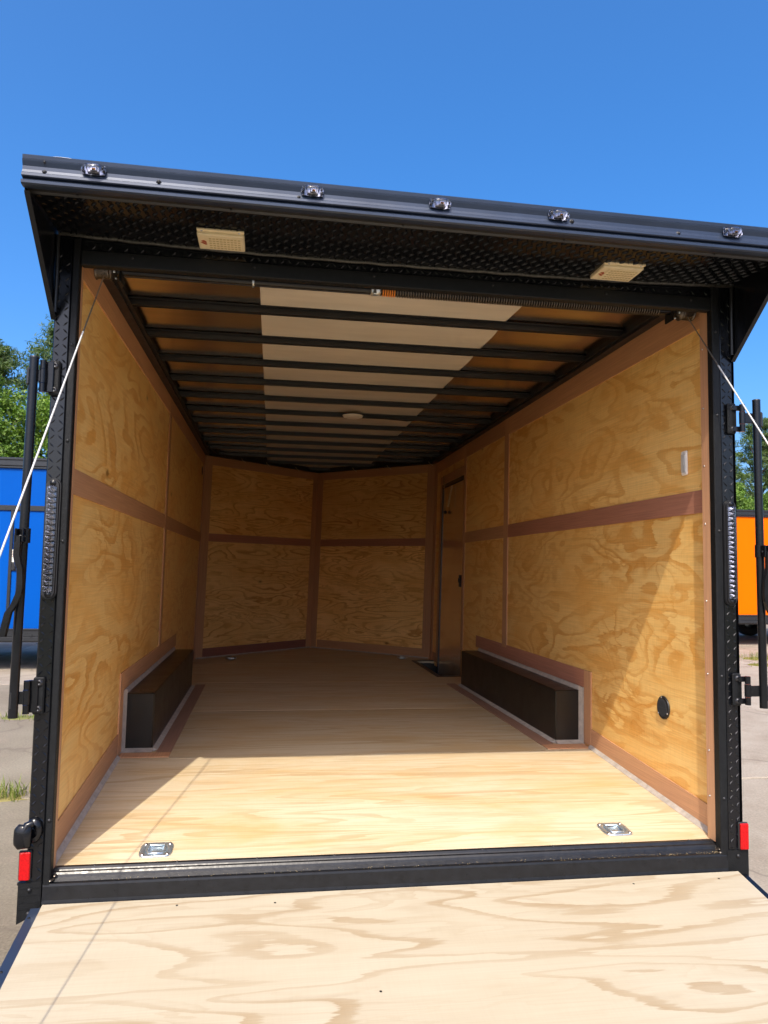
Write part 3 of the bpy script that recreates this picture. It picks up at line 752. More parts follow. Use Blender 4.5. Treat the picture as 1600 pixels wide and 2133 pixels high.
# ---- ramp counterbalance: shaft, spring, drums
part('spring_shaft', MT['gloss'], T, lambda m: m.tube([(.10, .05, 2.078), (2.32, .05, 2.078)], .016, 14), dowarp=False)
part('spring_guard', MT['rib'], T, lambda m: m.cbox((1.21, .085, 2.105), (1.14, .006, .034), .002), dowarp=False)
def spring(x0, x1, turns):
    def f(m): m.tube([(x0+(x1-x0)*i/(turns*10), .05+.0235*math.cos(2*math.pi*i/10), 2.080+.0235*math.sin(2*math.pi*i/10)) for i in range(turns*10+1)], .0031, 5)
    return f
part('torsion_spring', MT['springsteel'], T, spring(1.155, 2.245, 105), dowarp=False)
part('torsion_spring_end', MT['orange_paint'], T, spring(1.100, 1.153, 6), dowarp=False, label='orange painted first coils of the torsion spring')
part('winding_cone', MT['zinc'], T, lambda m: (m.lathe([(.016, -.02), (.026, -.018), (.024, .012), (.016, .02)], (1.078, .05, 2.079), 'x', 14), m.cbox((1.072, .03, 2.062), (.006, .008, .010), .002)), dowarp=False)
part('shaft_collar', MT['zinc'], T, lambda m: m.lathe([(.017, -.004), (.024, -.004), (.024, .004), (.017, .004)], (.612, .05, 2.078), 'x', 16), dowarp=False)
for x0, s in ((.045, 1), (2.395, -1)):
    def f(m):
        p = [(.012, 0), (.036, 0), (.036, .004), (.031, .006)]
        for k in range(9): p += [(.033, .008+k*.0045), (.0305, .010+k*.0045)]
        p += [(.031, .050), (.037, .052), (.037, .056), (.024, .060), (.020, .075), (.012, .075)]
        m.lathe(p, (x0, .05, 2.078), 'x' if s > 0 else '-x', 24)
    d_ = part('cable_drum', MT['springsteel'], T, f, dowarp=False, origin=(x0, .05, 2.078))
    part('drum_bolt', MT['zinc'], d_, lambda m: [m.lathe([(.0001, .006), (.004, .006), (.004, 0)], (x0+s*.066, .05+.026*math.cos(a), 2.078+.026*math.sin(a)), '-x' if s < 0 else 'x', 6) for a in (3.6, 5.2)], dowarp=False, origin=(x0, .05, 2.078))
for x in (.135, 2.30): part('shaft_bracket', MT['steel'], T, lambda m: m.cbox((x, .06, 2.085), (.004, .03, .05), .002), dowarp=False)

# ---- ramp door
RS = R(10.0); hy, hz = -.118, -.088
rd = Vector((0, -math.cos(RS), -math.sin(RS))); rn = Vector((0, -math.sin(RS), math.cos(RS))); RL = 1.90
hinge0 = Vector((0, hy, hz))
ramp_o = part('ramp_door', MT['steel'], T, lambda m: m.prism([hinge0+Vector((.0, 0, 0))-rn*.006, hinge0+Vector((2.445, 0, 0))-rn*.006, hinge0+Vector((2.445, 0, 0))-rn*.006+rd*RL, hinge0+Vector((0, 0, 0))-rn*.006+rd*RL], -rn*.045), origin=(1.2, hy, hz), dowarp=False)
def rb(m):
    o = hinge0; P = [o+Vector((.010, 0, 0)), o+Vector((2.443, 0, 0)), o+Vector((2.438, 0, 0))+rd*RL, o+Vector((-.002, 0, 0))+rd*RL]
    m.prism(P, -rn*.0055, (o, (1, 0, 0), -rd), (4.3, 17.2))
part('ramp_board', MT['ramp'], ramp_o, rb, origin=(1.2, hy, hz), dowarp=False)
for xa, xb, xa2, xb2 in ((-.022, .009, -.036, -.004), (2.4445, 2.468, 2.44, 2.464)):
    def f(m): m.prism([hinge0+Vector((xa, 0, 0))+rd*.01-rn*.004, hinge0+Vector((xb, 0, 0))+rd*.01-rn*.004, hinge0+Vector((xb2, 0, 0))+rd*RL-rn*.004, hinge0+Vector((xa2, 0, 0))+rd*RL-rn*.004], -rn*.05)
    part('ramp_edge_channel', MT['fascia'] if xa < 0 else MT['gloss'], ramp_o, f, origin=(1.2, hy, hz), dowarp=False)
def rscrew(m):
    for t in (.045, .48, .92, 1.36, 1.8):
        for x in [.10+i*.318 for i in range(8)]:
            xx = x+random.uniform(-.02, .02)
            random.random() > .72 and m.lathe([(.0001, .0005), (.0025, .0005), (.0042, 0)], hinge0+Vector((xx, 0, 0))+rd*(t+random.uniform(-.012, .012)), 'z', 8, sy=1.4)
    for t in (.06, .30, .62): m.lathe([(.0001, .003), (.003, .003), (.005, 0)], hinge0+Vector((-.012-.007*t, 0, 0))+rd*t-rn*.004, 'z', 8)
part('ramp_screw', MT['steel'], ramp_o, rscrew, origin=(1.2, hy, hz), dowarp=False)
# hinge screws on floor edge of the sill
def fls(m):
    for i in range(9):
        x = .15+i*.268; m.lathe([(.0001, .003), (.0035, .0028), (.005, 0)], (x, -.040, .0005), 'z', 8)
part('sill_screw', MT['rubber'], T, fls, dowarp=False)
# ---- sill
sillp = [(-.031, .0005), (-.046, .0005), (-.049, -.006), (-.052, -.010), (-.056, -.0075), (-.061, -.0065), (-.066, -.0085), (-.070, -.014), (-.073, -.021), (-.084, -.031), (-.093, -.033), (-.097, -.0295), (-.101, -.031), (-.103, -.038), (-.106, -.080), (-.110, -.098), (-.100, -.15), (-.031, -.15)]
part('rear_sill', flat('scuffed_black_sill', (.006, .0065, .008), .34, 0, .4, .4, 30, .25, 60, rv=.2), T, lambda m: m.extrude_x(sillp, .004, 2.412, 30), dowarp=False, label='black steel rear sill beam between floor and ramp')
part('sawdust', flat('pale_sawdust', (.55, .42, .22), .9, 0, .2, .2, 30), T, lambda m: [m.cbox((x, y, z), (s_, s_*.7, s_*.4), 0) for x, y, z, s_ in [(lambda t: (2.38-2.2*t**1.8, -.0745-.026*random.random(), -.0275, random.uniform(.0004, .0010)))(random.random()) for _ in range(300)]], dowarp=False)['kind'] = 'stuff'
part('weld_bead', MT['springsteel'], T, lambda m: [m.lathe([(.0001, .006), (.007, .003), (.009, 0)], (x+random.uniform(-.012, .012), -.075+random.uniform(-.02, .02), -.022+random.uniform(-.008, .010)), 'z', 8) for x in (.022, 2.395) for _ in range(9)], dowarp=False)
# ---- lower corner brackets
def foot(xa, xb, s):
    def f(m):
        m.prism([(xa, YF-.004, -.022), (xb, YF-.004, -.022), (xb+.000, YF-.004, -.115), (xa if s > 0 else xa, YF-.004, -.152)] if s < 0 else [(xa, YF-.004, -.018), (xb, YF-.004, -.018), (xb, YF-.004, -.15), (xa, YF-.004, -.12)], (0, .05, 0))
        for z in (-.040, -.062, -.085, -.105): m.box((xa+.004, YF-.0055, z-.0012), (xb-.004, YF-.004, z+.0012)) if s < 0 else None
    b_ = part('corner_bracket', MT['steel'], T, f, dowarp=False, origin=((xa+xb)/2, YF, -.08))
    def sc_(m):
        for z in (-.045, -.118) if s < 0 else (-.038,): m.lathe([(.0001, .006), (.005, .005), (.007, 0)], ((xa+xb)/2, YF-.0055, z), '-y', 10)
        m.lathe([(.0001, .006), (.005, .005), (.007, 0)], (xa-.001 if s < 0 else xb+.001, YF+.01, -.03), '-x' if s < 0 else 'x', 8)
    part('bracket_bolt', MT['rubber'], b_, sc_, dowarp=False, origin=((xa+xb)/2, YF, -.08))
foot(-.071, .000, -1); foot(2.410, 2.496, 1)
# ---- reflectors
for x, z0, z1 in ((-.052, -.012, .076), (2.474, -.014, .080)):
    r_ = part('reflector_base', MT['rubber'], T, lambda m: m.cbox((x, YF-.004, (z0+z1)/2), (.0195, .005, (z1-z0)/2+.003), .003), origin=(x, YF, z0), dowarp=False)
    part('red_reflector', MT['redlens'], r_, lambda m: m.cbox((x+.001, YF-.012, (z0+z1)/2), (.0165, .005, (z1-z0)/2), .003), origin=(x, YF, z0), dowarp=False)
# ---- clearance lamp stalk, left only
def knob(m):
    m.lathe([(.030, 0), (.034, .004), (.030, .012), (.018, .016)], (-.030, YF-.001, .142), '-y', 18, sx=.8, sy=1.2)
    m.lathe([(.0001, .030), (.014, .028), (.021, .016), (.020, .0), (.019, -.022), (.0001, -.024)], (-.056, YF-.022, .128), '-x', 20, sx=.75, sy=1.9)
    m.tube([(-.034, YF-.012, .165), (-.048, YF-.02, .162), (-.055, YF-.024, .145)], .012, 10)
part('clearance_lamp', MT['gloss'], T, knob, dowarp=False, origin=(-.05, YF, .13), label='black round stalk lamp at the foot of the left post')
part('side_marker_lamp', MT['gloss'], T, lambda m: m.cbox((-.060, .05, .235), (.010, .03, .014), .004), dowarp=False)
# ---- tail lights
def tail(x, z0, z1):
    c = Vector((x, YF-.002, (z0+z1)/2)); hh = (z1-z0)/2
    def stad(m, w_, hz_, d0, d1, inset=0):
        n = 12; out = []
        for i in range(n+1):
            a = math.pi*i/n; out.append((math.cos(a)*w_, hz_-w_+math.sin(a)*w_))
        out += [(-a, -b_) for a, b_ in out]
        P = [c+Vector((a, -d0, b_)) for a, b_ in out]; Q = [c+Vector((a*(1-inset), -d1, b_*(1-inset*w_/hz_))) for a, b_ in out]
        k = len(P); m.add(P+Q, [[i, (i+1) % k, k+(i+1) % k, k+i] for i in range(k)]+[list(range(k)), list(range(2*k-1, k-1, -1))])
    base = part('tail_light', MT['rubber'], T, lambda m: (stad(m, .0255, hh, 0, .008, .06), stad(m, .021, hh-.005, .008, .016, .08)), origin=c, dowarp=False)
    def cells(m):
        n = 19
        for i in range(n):
            z = -hh+.038+(2*hh-.076)*i/(n-1)
            cc = c+Vector((-.001, -.0165, z)); a, b_ = .0135, .0085
            m.add([cc+Vector((-a, 0, -b_)), cc+Vector((a, 0, -b_)), cc+Vector((a, 0, b_)), cc+Vector((-a, 0, b_)), cc+Vector((-.002, -.008, -.003)), cc+Vector((.004, -.0075, .004))],
                  [(0, 1, 4), (1, 2, 5, 4), (2, 3, 5), (3, 0, 4, 5)])
    part('led_reflector', MT['chrome'], base, cells, origin=c, dowarp=False)
    def lens(m):
        m.cbox(c+Vector((-.001, -.022, 0)), (.0150, .0060, hh-.027), .004)
    part('tail_lens', MT['lens'], base, lens, origin=c, dowarp=False)
    def scr(m):
        for s in (-1, 1): m.lathe([(.010, -.004), (.010, .003), (.006, .001), (.004, .004), (.0001, .004)], c+Vector((0, -.016, s*(hh-.017))), '-y', 14)
    part('tail_screw', MT['gloss'], base, scr, origin=c, dowarp=False)
tail(-.021, .885, 1.290); tail(2.4435, .885, 1.290)
# ---- bar locks at both sides
def lock(sg):
    mx = (lambda x: x) if sg < 0 else (lambda x: 2.421-x)
    bx = -.092 if sg < 0 else 2.421+.118
    Y = -.145
    bar = part('lock_bar', MT['gloss'], T, lambda m: m.tube([(bx-.000, Y, 1.690 if sg < 0 else 1.676), (bx-(.009 if sg < 0 else -.004), Y, .508)], .0148, 16), dowarp=False, origin=(bx, Y, 1.1), label='black upright lock bar swung out beside the '+('left' if sg < 0 else 'right')+' post')
    part('bar_cap', MT['rib'], bar, lambda m: (m.lathe([(.0150, 0), (.0155, .004), (.013, .006), (.0001, .006)], (bx, Y, (1.690 if sg < 0 else 1.676)-.004), 'z', 16)), dowarp=False, origin=(bx, Y, 1.1))
    for zc in (1.63 if sg < 0 else 1.607, .572):
        px = mx(-.035); hx = mx(-.056) if sg < 0 else 2.421+.056
        h_ = part('bar_hinge', MT['steel'], T, lambda m: (m.cbox((px, YF-.010, zc), (.0175, .006, .060), .004), m.cbox(((px+hx)/2+ -sg*.002, YF-.012, zc), (abs(px-hx)/2, .004, .050), .002)), origin=(px, YF, zc), dowarp=False)
        def knuckle(m):
            hx2 = hx+sg*.010
            m.tube([(hx2, Y+.012, zc+.052), (hx2, Y+.012, zc+.024)], .0105, 12); m.tube([(hx2, Y+.012, zc+.022), (hx2, Y+.012, zc-.024)], .0118, 12); m.tube([(hx2, Y+.012, zc-.026), (hx2, Y+.012, zc-.054)], .0105, 12)
            m.cbox(((hx2+bx)/2, Y+.006, zc-.002), (abs(hx2-bx)/2, .004, .020), .002)
            for dz, hh_ in (((.040, .010), (-.042, .010)) if sg > 0 else ((0, .052),)): m.cbox(((hx2+px)/2, Y+.026, zc+dz), (abs(hx2-px)/2, .006, hh_), .002)
        part('hinge_knuckle', MT['gloss'], h_, knuckle, dowarp=False, origin=(px, YF, zc))
        def bolts(m):
            for dz in (.042, -.042): m.lathe([(.0001, .004), (.004, .004), (.0045, .007), (.009, .005), (.012, 0)], (px+.002, YF-.016, zc+dz), '-y', 16)
        part('hinge_bolt', MT['boltblack'], h_, bolts, dowarp=False, origin=(px, YF, zc))
        part('bar_bushing', MT['rib'], h_, lambda m: m.cbox((bx+sg*.0135, Y-.004, zc-.008), (.0065, .010, .030), .005), dowarp=False, origin=(px, YF, zc))
    # handle: a cranked flat bar on a clevis
    hx = (lambda x: x) if sg < 0 else (lambda x: bx+(-.092-x))
    def handle(m):
        P = [(-.104, 1.092), (-.104, 1.03), (-.0985, 1.003), (-.092, .985), (-.089, .93), (-.092, .905), (-.104, .872), (-.121, .845), (-.130, .800), (-.135, .770)]
        Yh = -.176
        w_ = [.013, .013, .013, .0125, .0125, .0125, .0125, .013, .0135, .013]
        for (a, b_), (p, q), (wa, wb_) in zip(P[:-1], P[1:], zip(w_[:-1], w_[1:])):
            V = []
            for (x, z), ww in (((a, b_), wa), ((p, q), wb_)):
                for dx, dy in ((-ww, 0), (-ww*.7, -.010), (ww*.7, -.010), (ww, 0), (ww*.7, .004), (-ww*.7, .004)): V.append((hx(x+dx), Yh+dy, z))
            m.add(V, [[i, (i+1) % 6, 6+(i+1) % 6, 6+i] for i in range(6)]+[[0, 1, 2, 3, 4, 5], [11, 10, 9, 8, 7, 6]])
    hd = part('lock_handle', MT['gloss'], T, handle, dowarp=False, origin=(bx, -.17, .95), label='cranked black lock handle on the '+('left' if sg < 0 else 'right')+' bar')
    def clevis(m):
        for dx in (-.010, .012): m.cbox((hx(-.100+dx), -.168, 1.094), (.0028, .020, .022), .002)
        m.lathe([(.0001, .018), (.004, .018), (.004, -.018), (.0001, -.018)], (hx(-.099), -.172, 1.092), 'x', 8)
        m.tube([(bx, Y, 1.118), (bx, Y, 1.070)], .0165, 14)
    part('handle_clevis', MT['gloss'], hd, clevis, dowarp=False, origin=(bx, -.17, .95))
lock(-1); lock(1)

# ---- tie-down rings in the floor
def dring(x, y):
    z = zfl(y)+.001+(.009 if y > 2 else 0)
    c = Vector((x, y, z))
    tlt = Matrix.Rotation(math.atan(ZF/YB) if y < YB else 0, 4, 'X')
    def plate(m):
        # octagonal pan: rim, well, boss
        def ring(hw, hd_, ch, h): return [Vector(p) for p in ((-hw+ch, -hd_, h), (hw-ch, -hd_, h), (hw, -hd_+ch, h), (hw, hd_-ch, h), (hw-ch, hd_, h), (-hw+ch, hd_, h), (-hw, hd_-ch, h), (-hw, -hd_+ch, h))]
        n = 32; rings = []
        def sq(hw, p, h): return [Vector((math.copysign(abs(math.cos(a))**p, math.cos(a))*hw, math.copysign(abs(math.sin(a))**p, math.sin(a))*hw*1.02, h)) for a in [2*math.pi*(i+.5)/n for i in range(n)]]
        rings = [sq(.056, .42, .0), sq(.056, .42, .0030), sq(.053, .45, .0042), sq(.043, .8, .0042), sq(.040, 1, .0022), sq(.034, 1, -.0085), sq(.024, 1, -.0095), sq(.020, 1, -.004), sq(.012, 1, -.002), sq(.002, 1, -.001)]
        V = [c+(tlt @ (p+Vector((0, 0, .0)))) for r_ in rings for p in r_]
        m.add(V, [[k*n+i, k*n+(i+1) % n, (k+1)*n+(i+1) % n, (k+1)*n+i] for k in range(len(rings)-1) for i in range(n)]+[list(range((len(rings)-1)*n, len(rings)*n))], smooth=True)
    p_ = part('tie_down_pan', MT['zinc'], T, plate, origin=c, dowarp=False)
    def rg(m):
        pts = [c+(tlt @ Vector((a, b_, .004))) for a, b_ in ((-.027, .034), (-.031, -.012), (-.022, -.034), (.022, -.034), (.031, -.012), (.027, .034), (-.027, .034))]
        m.tube(pts, .0036, 8)
    part('tie_down_ring', MT['zinc'], p_, rg, origin=c, dowarp=False)
    def sc_(m):
        for a in (-.042, .042):
            for b_ in (-.042, .042): m.lathe([(.0001, .005), (.004, .0045), (.007, .0)], c+(tlt @ Vector((a, b_, .004))), 'z', 10)
    part('pan_screw', MT['screw'], p_, sc_, origin=c, dowarp=False)
# the well of each pan is sunk in a cut-out: raise the pans' rims and keep a shallow dish above the board
def dring_all():
    for x, y in ((.335, .062), (2.058, .088), (.35, 5.12), (2.12, 5.13)): dring(x, y)
dring_all()
# ---- wall fittings on the right wall
def vent(m):
    c = (W-.0005, .372, .418)
    m.lathe([(.050, 0), (.050, .005), (.046, .008), (.039, .0065), (.039, .002), (.0001, .002)], c, '-x', 32)
vo = part('round_vent', MT['rubber'], T, vent, label='round black louvred vent low on the right wall')
def slats(m):
    c = Vector((W-.004, .372, .418))
    for i in range(-4, 5):
        h = math.sqrt(max(.0385**2-(i*.0083)**2, 0))
        m.prism([c+Vector((0, i*.0083-.0028, -h)), c+Vector((-.007, i*.0083, -h)), c+Vector((0, i*.0083+.0012, -h))], (0, 0, 2*h))
    m.box(c+Vector((-.004, -.038, -.0015)), c+Vector((0, .038, .0015)))
slat_o = part('vent_slat', MT['rubber'], vo, slats)
part('vent_screw', MT['screw'], vo, lambda m: [m.lathe([(.0001, .003), (.003, .002), (.004, 0)], (W-.008, .372+.0445*math.cos(a), .418+.0445*math.sin(a)), '-x', 8) for a in (1.4, 3.6, 5.6)])
sw = part('wall_lamp', MT['white'], T, lambda m: m.cbox((W-.006, .170, 1.470), (.006, .021, .052), .005), label='small white lozenge lamp on the right wall')
part('wall_lamp_lens', MT['alu'], sw, lambda m: (m.cbox((W-.0135, .170, 1.470), (.002, .014, .038), .001), m.cbox((W-.0160, .167, 1.478), (.0006, .003, .018), 0)))
# ---- ramp cables
def cable(P0, P1, P2):
    P0, P1, P2 = map(Vector, (P0, P1, P2))
    c_ = part('ramp_cable', MT['wire'], T, lambda m: m.tube([P0, P1], .0024, 8), dowarp=False)
    part('cable_sleeve', MT['alu'], c_, lambda m: m.tube([P1-(P2-P1).normalized()*.004, P2], .0029, 10), dowarp=False)
def cpt(P0, P2, t): return Vector(P0).lerp(Vector(P2), t)
A0, A2 = (.082, .028, 2.058), (-.045, -1.75, -.365); cable(A0, cpt(A0, A2, .118), A2)
B0, B2 = (2.362, .028, 2.050), (2.492, -1.75, -.365); cable(B0, cpt(B0, B2, .105), B2)
for x in (-.045, 2.48): part('cable_anchor', MT['zinc'], ramp_o, lambda m: m.cbox((x, -1.75, -.372), (.012, .02, .012), .002), dowarp=False, origin=(1.2, hy, hz))
# running gear below (in shade)
for x in (.055, 2.375):
    for y in (1.72, 2.80):
        wl = part('wheel', MT['tyre'], T, lambda m: m.lathe([(.20, -.07), (.32, -.08), (.345, -.06), (.345, .06), (.32, .08), (.20, .07)], (x, y, G+.345), 'x', 28), dowarp=False, origin=(x, y, G+.345))
        part('rim', MT['zinc'], wl, lambda m: m.lathe([(.0001, .03), (.08, .04), (.19, .0), (.20, .08)], (x, y, G+.345), 'x' if x > 1 else '-x', 20), dowarp=False, origin=(x, y, G+.345))

# ================================================================ NEIGHBOUR TRAILERS
def neighbour(name, x0, x1, yf, depth, z0, z1, skinm, label, bands, vbars, extras=None, wheels=()):
    r = empty(name, ((x0+x1)/2, yf+depth/2, G), label, 'trailer')
    part('body_skin', MT[skinm], r, lambda m: m.box((x0+.02, yf+.012, z0+.02), (x1-.02, yf+depth, z1-.02)), dowarp=False)
    def ft(m):
        m.cbox(((x0+x1)/2, yf+.01, z1-.065), ((x1-x0)/2, .035, .045), .008); m.cbox(((x0+x1)/2, yf+.005, z1-.015), ((x1-x0)/2, .045, .018), .008); m.cbox(((x0+x1)/2, yf+.012, z1-.125), ((x1-x0)/2, .028, .014), .004)
    part('top_rail', MT['rail'], r, ft, dowarp=False)
    def fb(m):
        m.cbox(((x0+x1)/2, yf+.01, z0+.05), ((x1-x0)/2, .035, .05), .006); m.cbox(((x0+x1)/2, yf+.0, z0+.10), ((x1-x0)/2, .04, .010), .004); m.cbox(((x0+x1)/2, yf+.004, z0-.03), ((x1-x0)/2, .03, .03), .006)
    part('bottom_rail', MT['rail'], r, fb, dowarp=False)
    part('roof', MT['roofsheet'], r, lambda m: m.cbox(((x0+x1)/2, yf+depth/2, z1-.005), ((x1-x0)/2-.03, depth/2-.02, .012), .004), dowarp=False)
    for z, xa, xb in bands: part('trim_bar', MT['rail'], r, lambda m: m.cbox(((xa+xb)/2, yf+.008, z), ((xb-xa)/2, .014, .035), .004), dowarp=False)
    for x, za, zb in vbars: part('trim_bar', MT['rail'], r, lambda m: m.cbox((x, yf+.006, (za+zb)/2), (.02, .014, (zb-za)/2), .004), dowarp=False)
    part('undercarriage', MT['rail'], r, lambda m: (m.box((x0+.3, yf+.5, z0-.12), (x1-.3, yf+.6, z0-.02)), m.box((x0+.3, yf+depth-.6, z0-.12), (x1-.3, yf+depth-.5, z0-.02))), dowarp=False)
    for wx in wheels:
        for wy in (yf+.14, yf+depth-.14):
            wl = part('wheel', MT['tyre'], r, lambda m: m.lathe([(.18, -.1), (.31, -.1), (.34, -.07), (.34, .07), (.31, .1), (.18, .1)], (wx, wy, G+.34), 'y', 24), dowarp=False, origin=(wx, wy, G+.34))
            part('rim', MT['zinc'], wl, lambda m: m.lathe([(.0001, .04), (.08, .05), (.17, .02), (.18, .09)], (wx, wy, G+.34), '-y' if wy < yf+1 else 'y', 18), dowarp=False, origin=(wx, wy, G+.34))
    if extras: extras(r)
    return r
BY = 7.92
def blue_x(r):
    lx, lz = -2.66, 1.105
    part('warning_label', MT['label'], r, lambda m: m.cbox((lx, BY+.006, lz), (.055, .006, .085), .001), dowarp=False, label='small pale printed label on the blue side')
    part('label_print', MT['redsticker'], r, lambda m: [m.box((lx-.045, BY-.002, lz+dz), (lx+.045, BY-.0006, lz+dz+.006)) for dz in (.05, .02, -.01)], dowarp=False)
    part('door_latch', MT['rubber'], r, lambda m: (m.cbox((lx+.015, BY+.004, lz-.145), (.04, .012, .055), .008), m.cbox((lx+.02, BY-.012, lz-.15), (.012, .012, .03), .004)), dowarp=False)
neighbour('blue_cargo_trailer', -8.6, -1.25, BY, 2.5, .035, 2.42, 'blue', 'bright blue enclosed trailer with black rails parked behind the left post', [(1.745, -8.5, -1.35)], [(-2.70, .16, 1.71)], blue_x, wheels=(-6.1, -5.2))
def orange_x(r): pass
neighbour('orange_cargo_trailer', 7.6, 15.2, 11.25, 2.6, .095, 2.33, 'orange', 'bright orange enclosed trailer with black rails parked behind the right post', [], [(13.0, .2, 2.2)], None, wheels=(12.0, 12.9))

# ================================================================ VEGETATION
def tree_mesh(seed, kind, h, r):
    rnd = random.Random(seed); crown = MB(); trunk = MB()
    base = h*(.42 if kind == 'pine' else .12)
    top = h
    trunk.tube([(0, 0, -.2), (.05*h*.1, .02, h*.3), (.03*h, -.02*h, h*.62), (.02*h, 0, h*.93)], .1, 9, radii=[.032*h*.55+.04, .022*h*.55+.03, .014*h*.5+.02, .02])
    pts = []
    nclu = 150 if kind == 'pine' else 230
    for i in range(nclu):
        t = rnd.random()**(.8); z = base+(top-base)*t
        if kind == 'pine': rr = r*(1-t)**.55*(.55+.45*math.sin(t*23+seed)**2)+.15
        else: rr = r*math.sqrt(max(0, 1-(2*t-.85)**2*.9))*(.82+.25*math.sin(t*9+seed))
        a = rnd.uniform(0, 2*math.pi); q = rr*(rnd.random()**.35)*(1+.22*math.sin(3*a+seed)+.15*math.sin(5*a-seed*2+t*4))
        pts.append(Vector((q*math.cos(a), q*math.sin(a), z+rnd.uniform(-.1, .1)*r)))
    for p in pts[::(3 if kind == 'pine' else 5)]:
        s0 = Vector((.02*h, 0, max(base*.8, p.z-(.12 if kind == 'pine' else .28)*h)))
        trunk.tube([s0, s0.lerp(p, .55)+Vector((0, 0, .05*h*.3)), p], .03, 5, radii=[.012*h*.6+.012, .03, .012], cap=False)
    for p in pts:
        cr = rnd.uniform(.45, .95)*(r*.27 if kind == 'pine' else r*.26); fl_ = .42 if kind == 'pine' else .8
        nl = int(90 if kind == 'pine' else 150)
        for k in range(nl):
            d = Vector((rnd.gauss(0, 1), rnd.gauss(0, 1), rnd.gauss(0, 1))).normalized()*(rnd.random()**.45)
            c = p+Vector((d.x*cr, d.y*cr, d.z*cr*fl_))
            nrm = (d+Vector((rnd.gauss(0, .5), rnd.gauss(0, .5), rnd.gauss(.4, .5)))).normalized()
            a = nrm.orthogonal().normalized(); a = Matrix.Rotation(rnd.uniform(0, 6.28), 3, nrm) @ a; b = nrm.cross(a)
            if kind == 'pine': s1, s2 = rnd.uniform(.10, .18), rnd.uniform(.018, .03)
            else: s1, s2 = rnd.uniform(.05, .10), rnd.uniform(.03, .055)
            crown.add([c-a*s1, c-b*s2+nrm*.01, c+a*s1, c+b*s2+nrm*.01], [(0, 1, 2, 3)])
    return crown, trunk
protos = {}
def build_plain(mb, name, mat):
    me = bpy.data.meshes.new(name); me.from_pydata(mb.v, [], mb.f); me.materials.append(mat)
    me.polygons.foreach_set('use_smooth', mb.sm); me.update(); return me
for key, (seed, kind, h, r) in {'pine1': (3, 'pine', 12, 2.6), 'pine2': (8, 'pine', 12, 2.9), 'leaf1': (5, 'leaf', 8.5, 3.1), 'leaf2': (11, 'leaf', 8.5, 3.3)}.items():
    c_, t_ = tree_mesh(seed, kind, h, r)
    protos[key] = (build_plain(c_, 'crown', MT['needle' if kind == 'pine' else 'leaf']), build_plain(t_, 'trunk', MT['bark']), h, r)
def place(kind, x, y, h, rot, label, name, grp='trees beyond the concrete lot'):
    cm, tm, h0, r0 = protos[kind]; s = h/h0
    r = empty(name, (x, y, G-.08), label, 'tree', grp)
    for nm, me in (('crown', cm), ('trunk', tm)):
        o = bpy.data.objects.new(nm, me); sc.collection.objects.link(o); o.parent = r
    r.scale = (s, s, s); r.rotation_euler = (0, 0, rot)
TREES = [
 ('pine1', -11.4, 31.5, 11.2, .3, 'loose dark pine at the far left above the blue trailer', 'pine_tree'),
 ('pine2', -8.4, 32.5, 12.9, 1.3, 'tallest pine rising beside the left post above the broadleaf crowns', 'pine_tree'),
 ('leaf1', -10.2, 27.0, 8.6, .9, 'bright green broadleaf tree at the left edge behind the blue trailer', 'broadleaf_tree'),
 ('leaf2', -7.4, 27.8, 8.3, 2.2, 'round broadleaf tree between lock bar and left post behind the blue trailer', 'broadleaf_tree'),
 ('leaf1', -15.2, 27.5, 9.0, 4.1, 'broadleaf tree outside the left edge of the photo', 'broadleaf_tree'),
 ('pine1', -18.5, 32.0, 13.0, 5.0, 'pine outside the left edge of the photo', 'pine_tree'),
 ('pine2', 23.9, 33.6, 9.0, .5, 'dark pine directly beside the right post above the orange trailer', 'pine_tree'),
 ('pine1', 26.2, 33.0, 9.8, 2.0, 'dense pine behind the right lock bar above the orange trailer', 'pine_tree'),
 ('pine2', 28.6, 33.5, 10.6, 3.1, 'pine at the right edge of the photo above the orange trailer', 'pine_tree'),
 ('leaf2', 21.0, 27.5, 5.2, 1.0, 'low bushy tree just above the orange trailer beside the right post', 'broadleaf_tree'),
 ('leaf1', 23.4, 27.8, 5.4, 2.4, 'low bushy tree above the orange trailer at the right edge', 'broadleaf_tree'),
 ('leaf2', 28.5, 29.0, 6.6, 5.1, 'broadleaf tree outside the right edge of the photo', 'broadleaf_tree'),
 ('leaf1', 16.0, 29.0, 6.4, 3.3, 'broadleaf tree hidden by the right post of the open trailer', 'broadleaf_tree'),
 ('leaf2', -2.5, 29.0, 7.6, .2, 'broadleaf tree hidden by the left post of the open trailer', 'broadleaf_tree'),
]
for k, x, y, h, rot, lab, nm in TREES: place(k, x, y, h, rot, lab, nm)
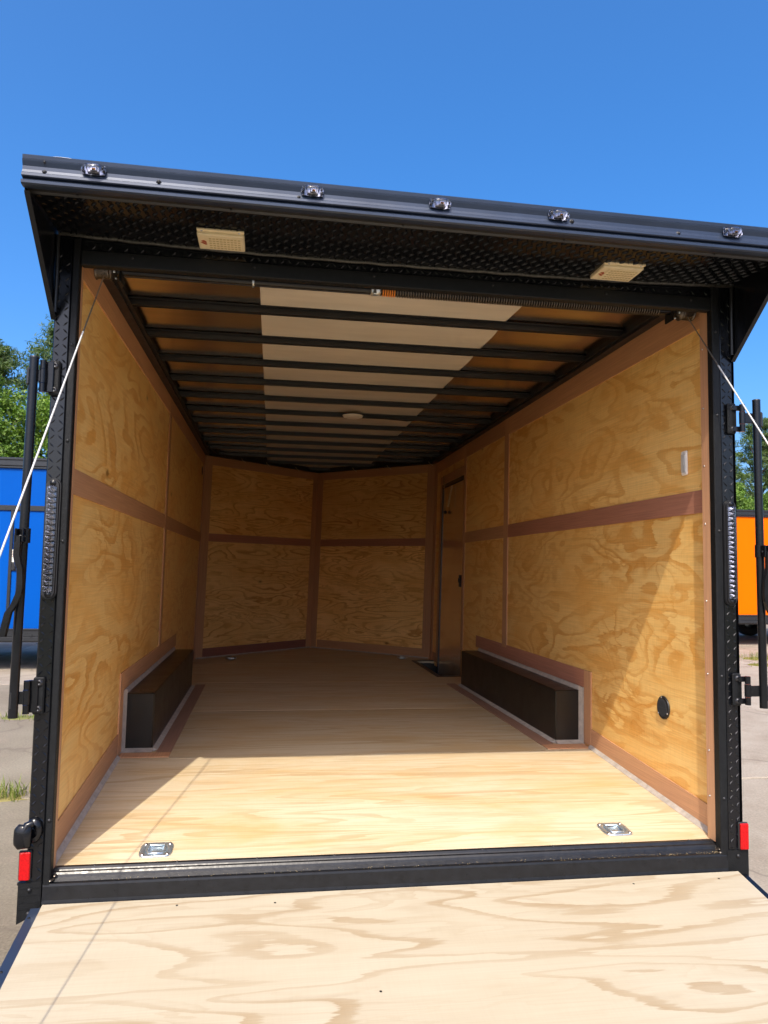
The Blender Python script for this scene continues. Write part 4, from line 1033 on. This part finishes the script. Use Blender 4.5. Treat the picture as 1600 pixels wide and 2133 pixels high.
# far wood line so that gaps close at the bottom
def woodline():
    cm, tm, h0, r0 = protos['leaf1']; rnd = random.Random(4)
    mb = MB()
    for i in range(9000):
        x = rnd.uniform(-45, 50); y = 37+rnd.uniform(-1.5, 2)+.002*x*x; hh = 3.6+1.5*noise.noise((x*.22, 0, 1))+.7*noise.noise((x*.9, 3, 1))
        z = G+rnd.random()**.8*hh*1.25
        n_ = Vector((rnd.gauss(0, .6), rnd.gauss(-.5, .5), rnd.gauss(.4, .6))).normalized(); a = n_.orthogonal().normalized(); b = n_.cross(a); s = rnd.uniform(.16, .34)
        c = Vector((x, y, z)); mb.add([c-a*s, c-b*s*.6, c+a*s, c+b*s*.6], [(0, 1, 2, 3)])
    me = build_plain(mb, 'far_wood', MT['leaf']); o = bpy.data.objects.new('far_wood', me); sc.collection.objects.link(o)
    tag(o, 'low far wood edge closing the view behind the trees', 'wood', kind='stuff')
woodline()
# weeds in the joints
def weed(x, y, n, h, label, spread=.12):
    rnd = random.Random(int(x*100+y*10)); mb = MB((x, y, G))
    for i in range(n):
        a = rnd.uniform(0, 6.28); b0 = Vector((x+rnd.gauss(0, spread), y+rnd.gauss(0, spread*.6), G-.01)); hh = h*rnd.uniform(.35, 1)
        d = Vector((math.cos(a), math.sin(a), 0)); s = Vector((-d.y, d.x, 0))*rnd.uniform(.002, .005)
        p1 = b0+d*hh*.15+Vector((0, 0, hh*.55)); p2 = b0+d*hh*.5+Vector((0, 0, hh*.95))
        mb.add([b0-s, b0+s, p1+s*.9, p2, p1-s*.9], [(0, 1, 2, 4), (2, 3, 4)])
    mb.lathe([(spread*2.0, -.012), (spread*1.2, .002), (.0001, .006)], (x, y, G), 'z', 12, sy=.7)
    o = mb.build('weed_clump', MT['weed'], None, False); tag(o, label, 'weed', 'weeds in the pavement joints')
weed(-.86, 2.24, 130, .13, 'bright green weed clump beside the foot of the left post at the photo edge', .09)
weed(-.62, 2.62, 60, .20, 'thin dry stalks just behind the left post on the joint', .08)
weed(-1.15, 2.2, 70, .10, 'low weed clump at the very left edge on the slab joint', .12)
weed(-1.55, 4.75, 70, .09, 'small green tuft left of the lower left lock hinge', .12)
weed(9.15, 9.1, 260, .16, 'yellow green weeds on the far joint in front of the orange trailer', .32)
weed(8.6, 8.3, 60, .06, 'sparse dry weeds on the slab in front of the orange trailer', .25)
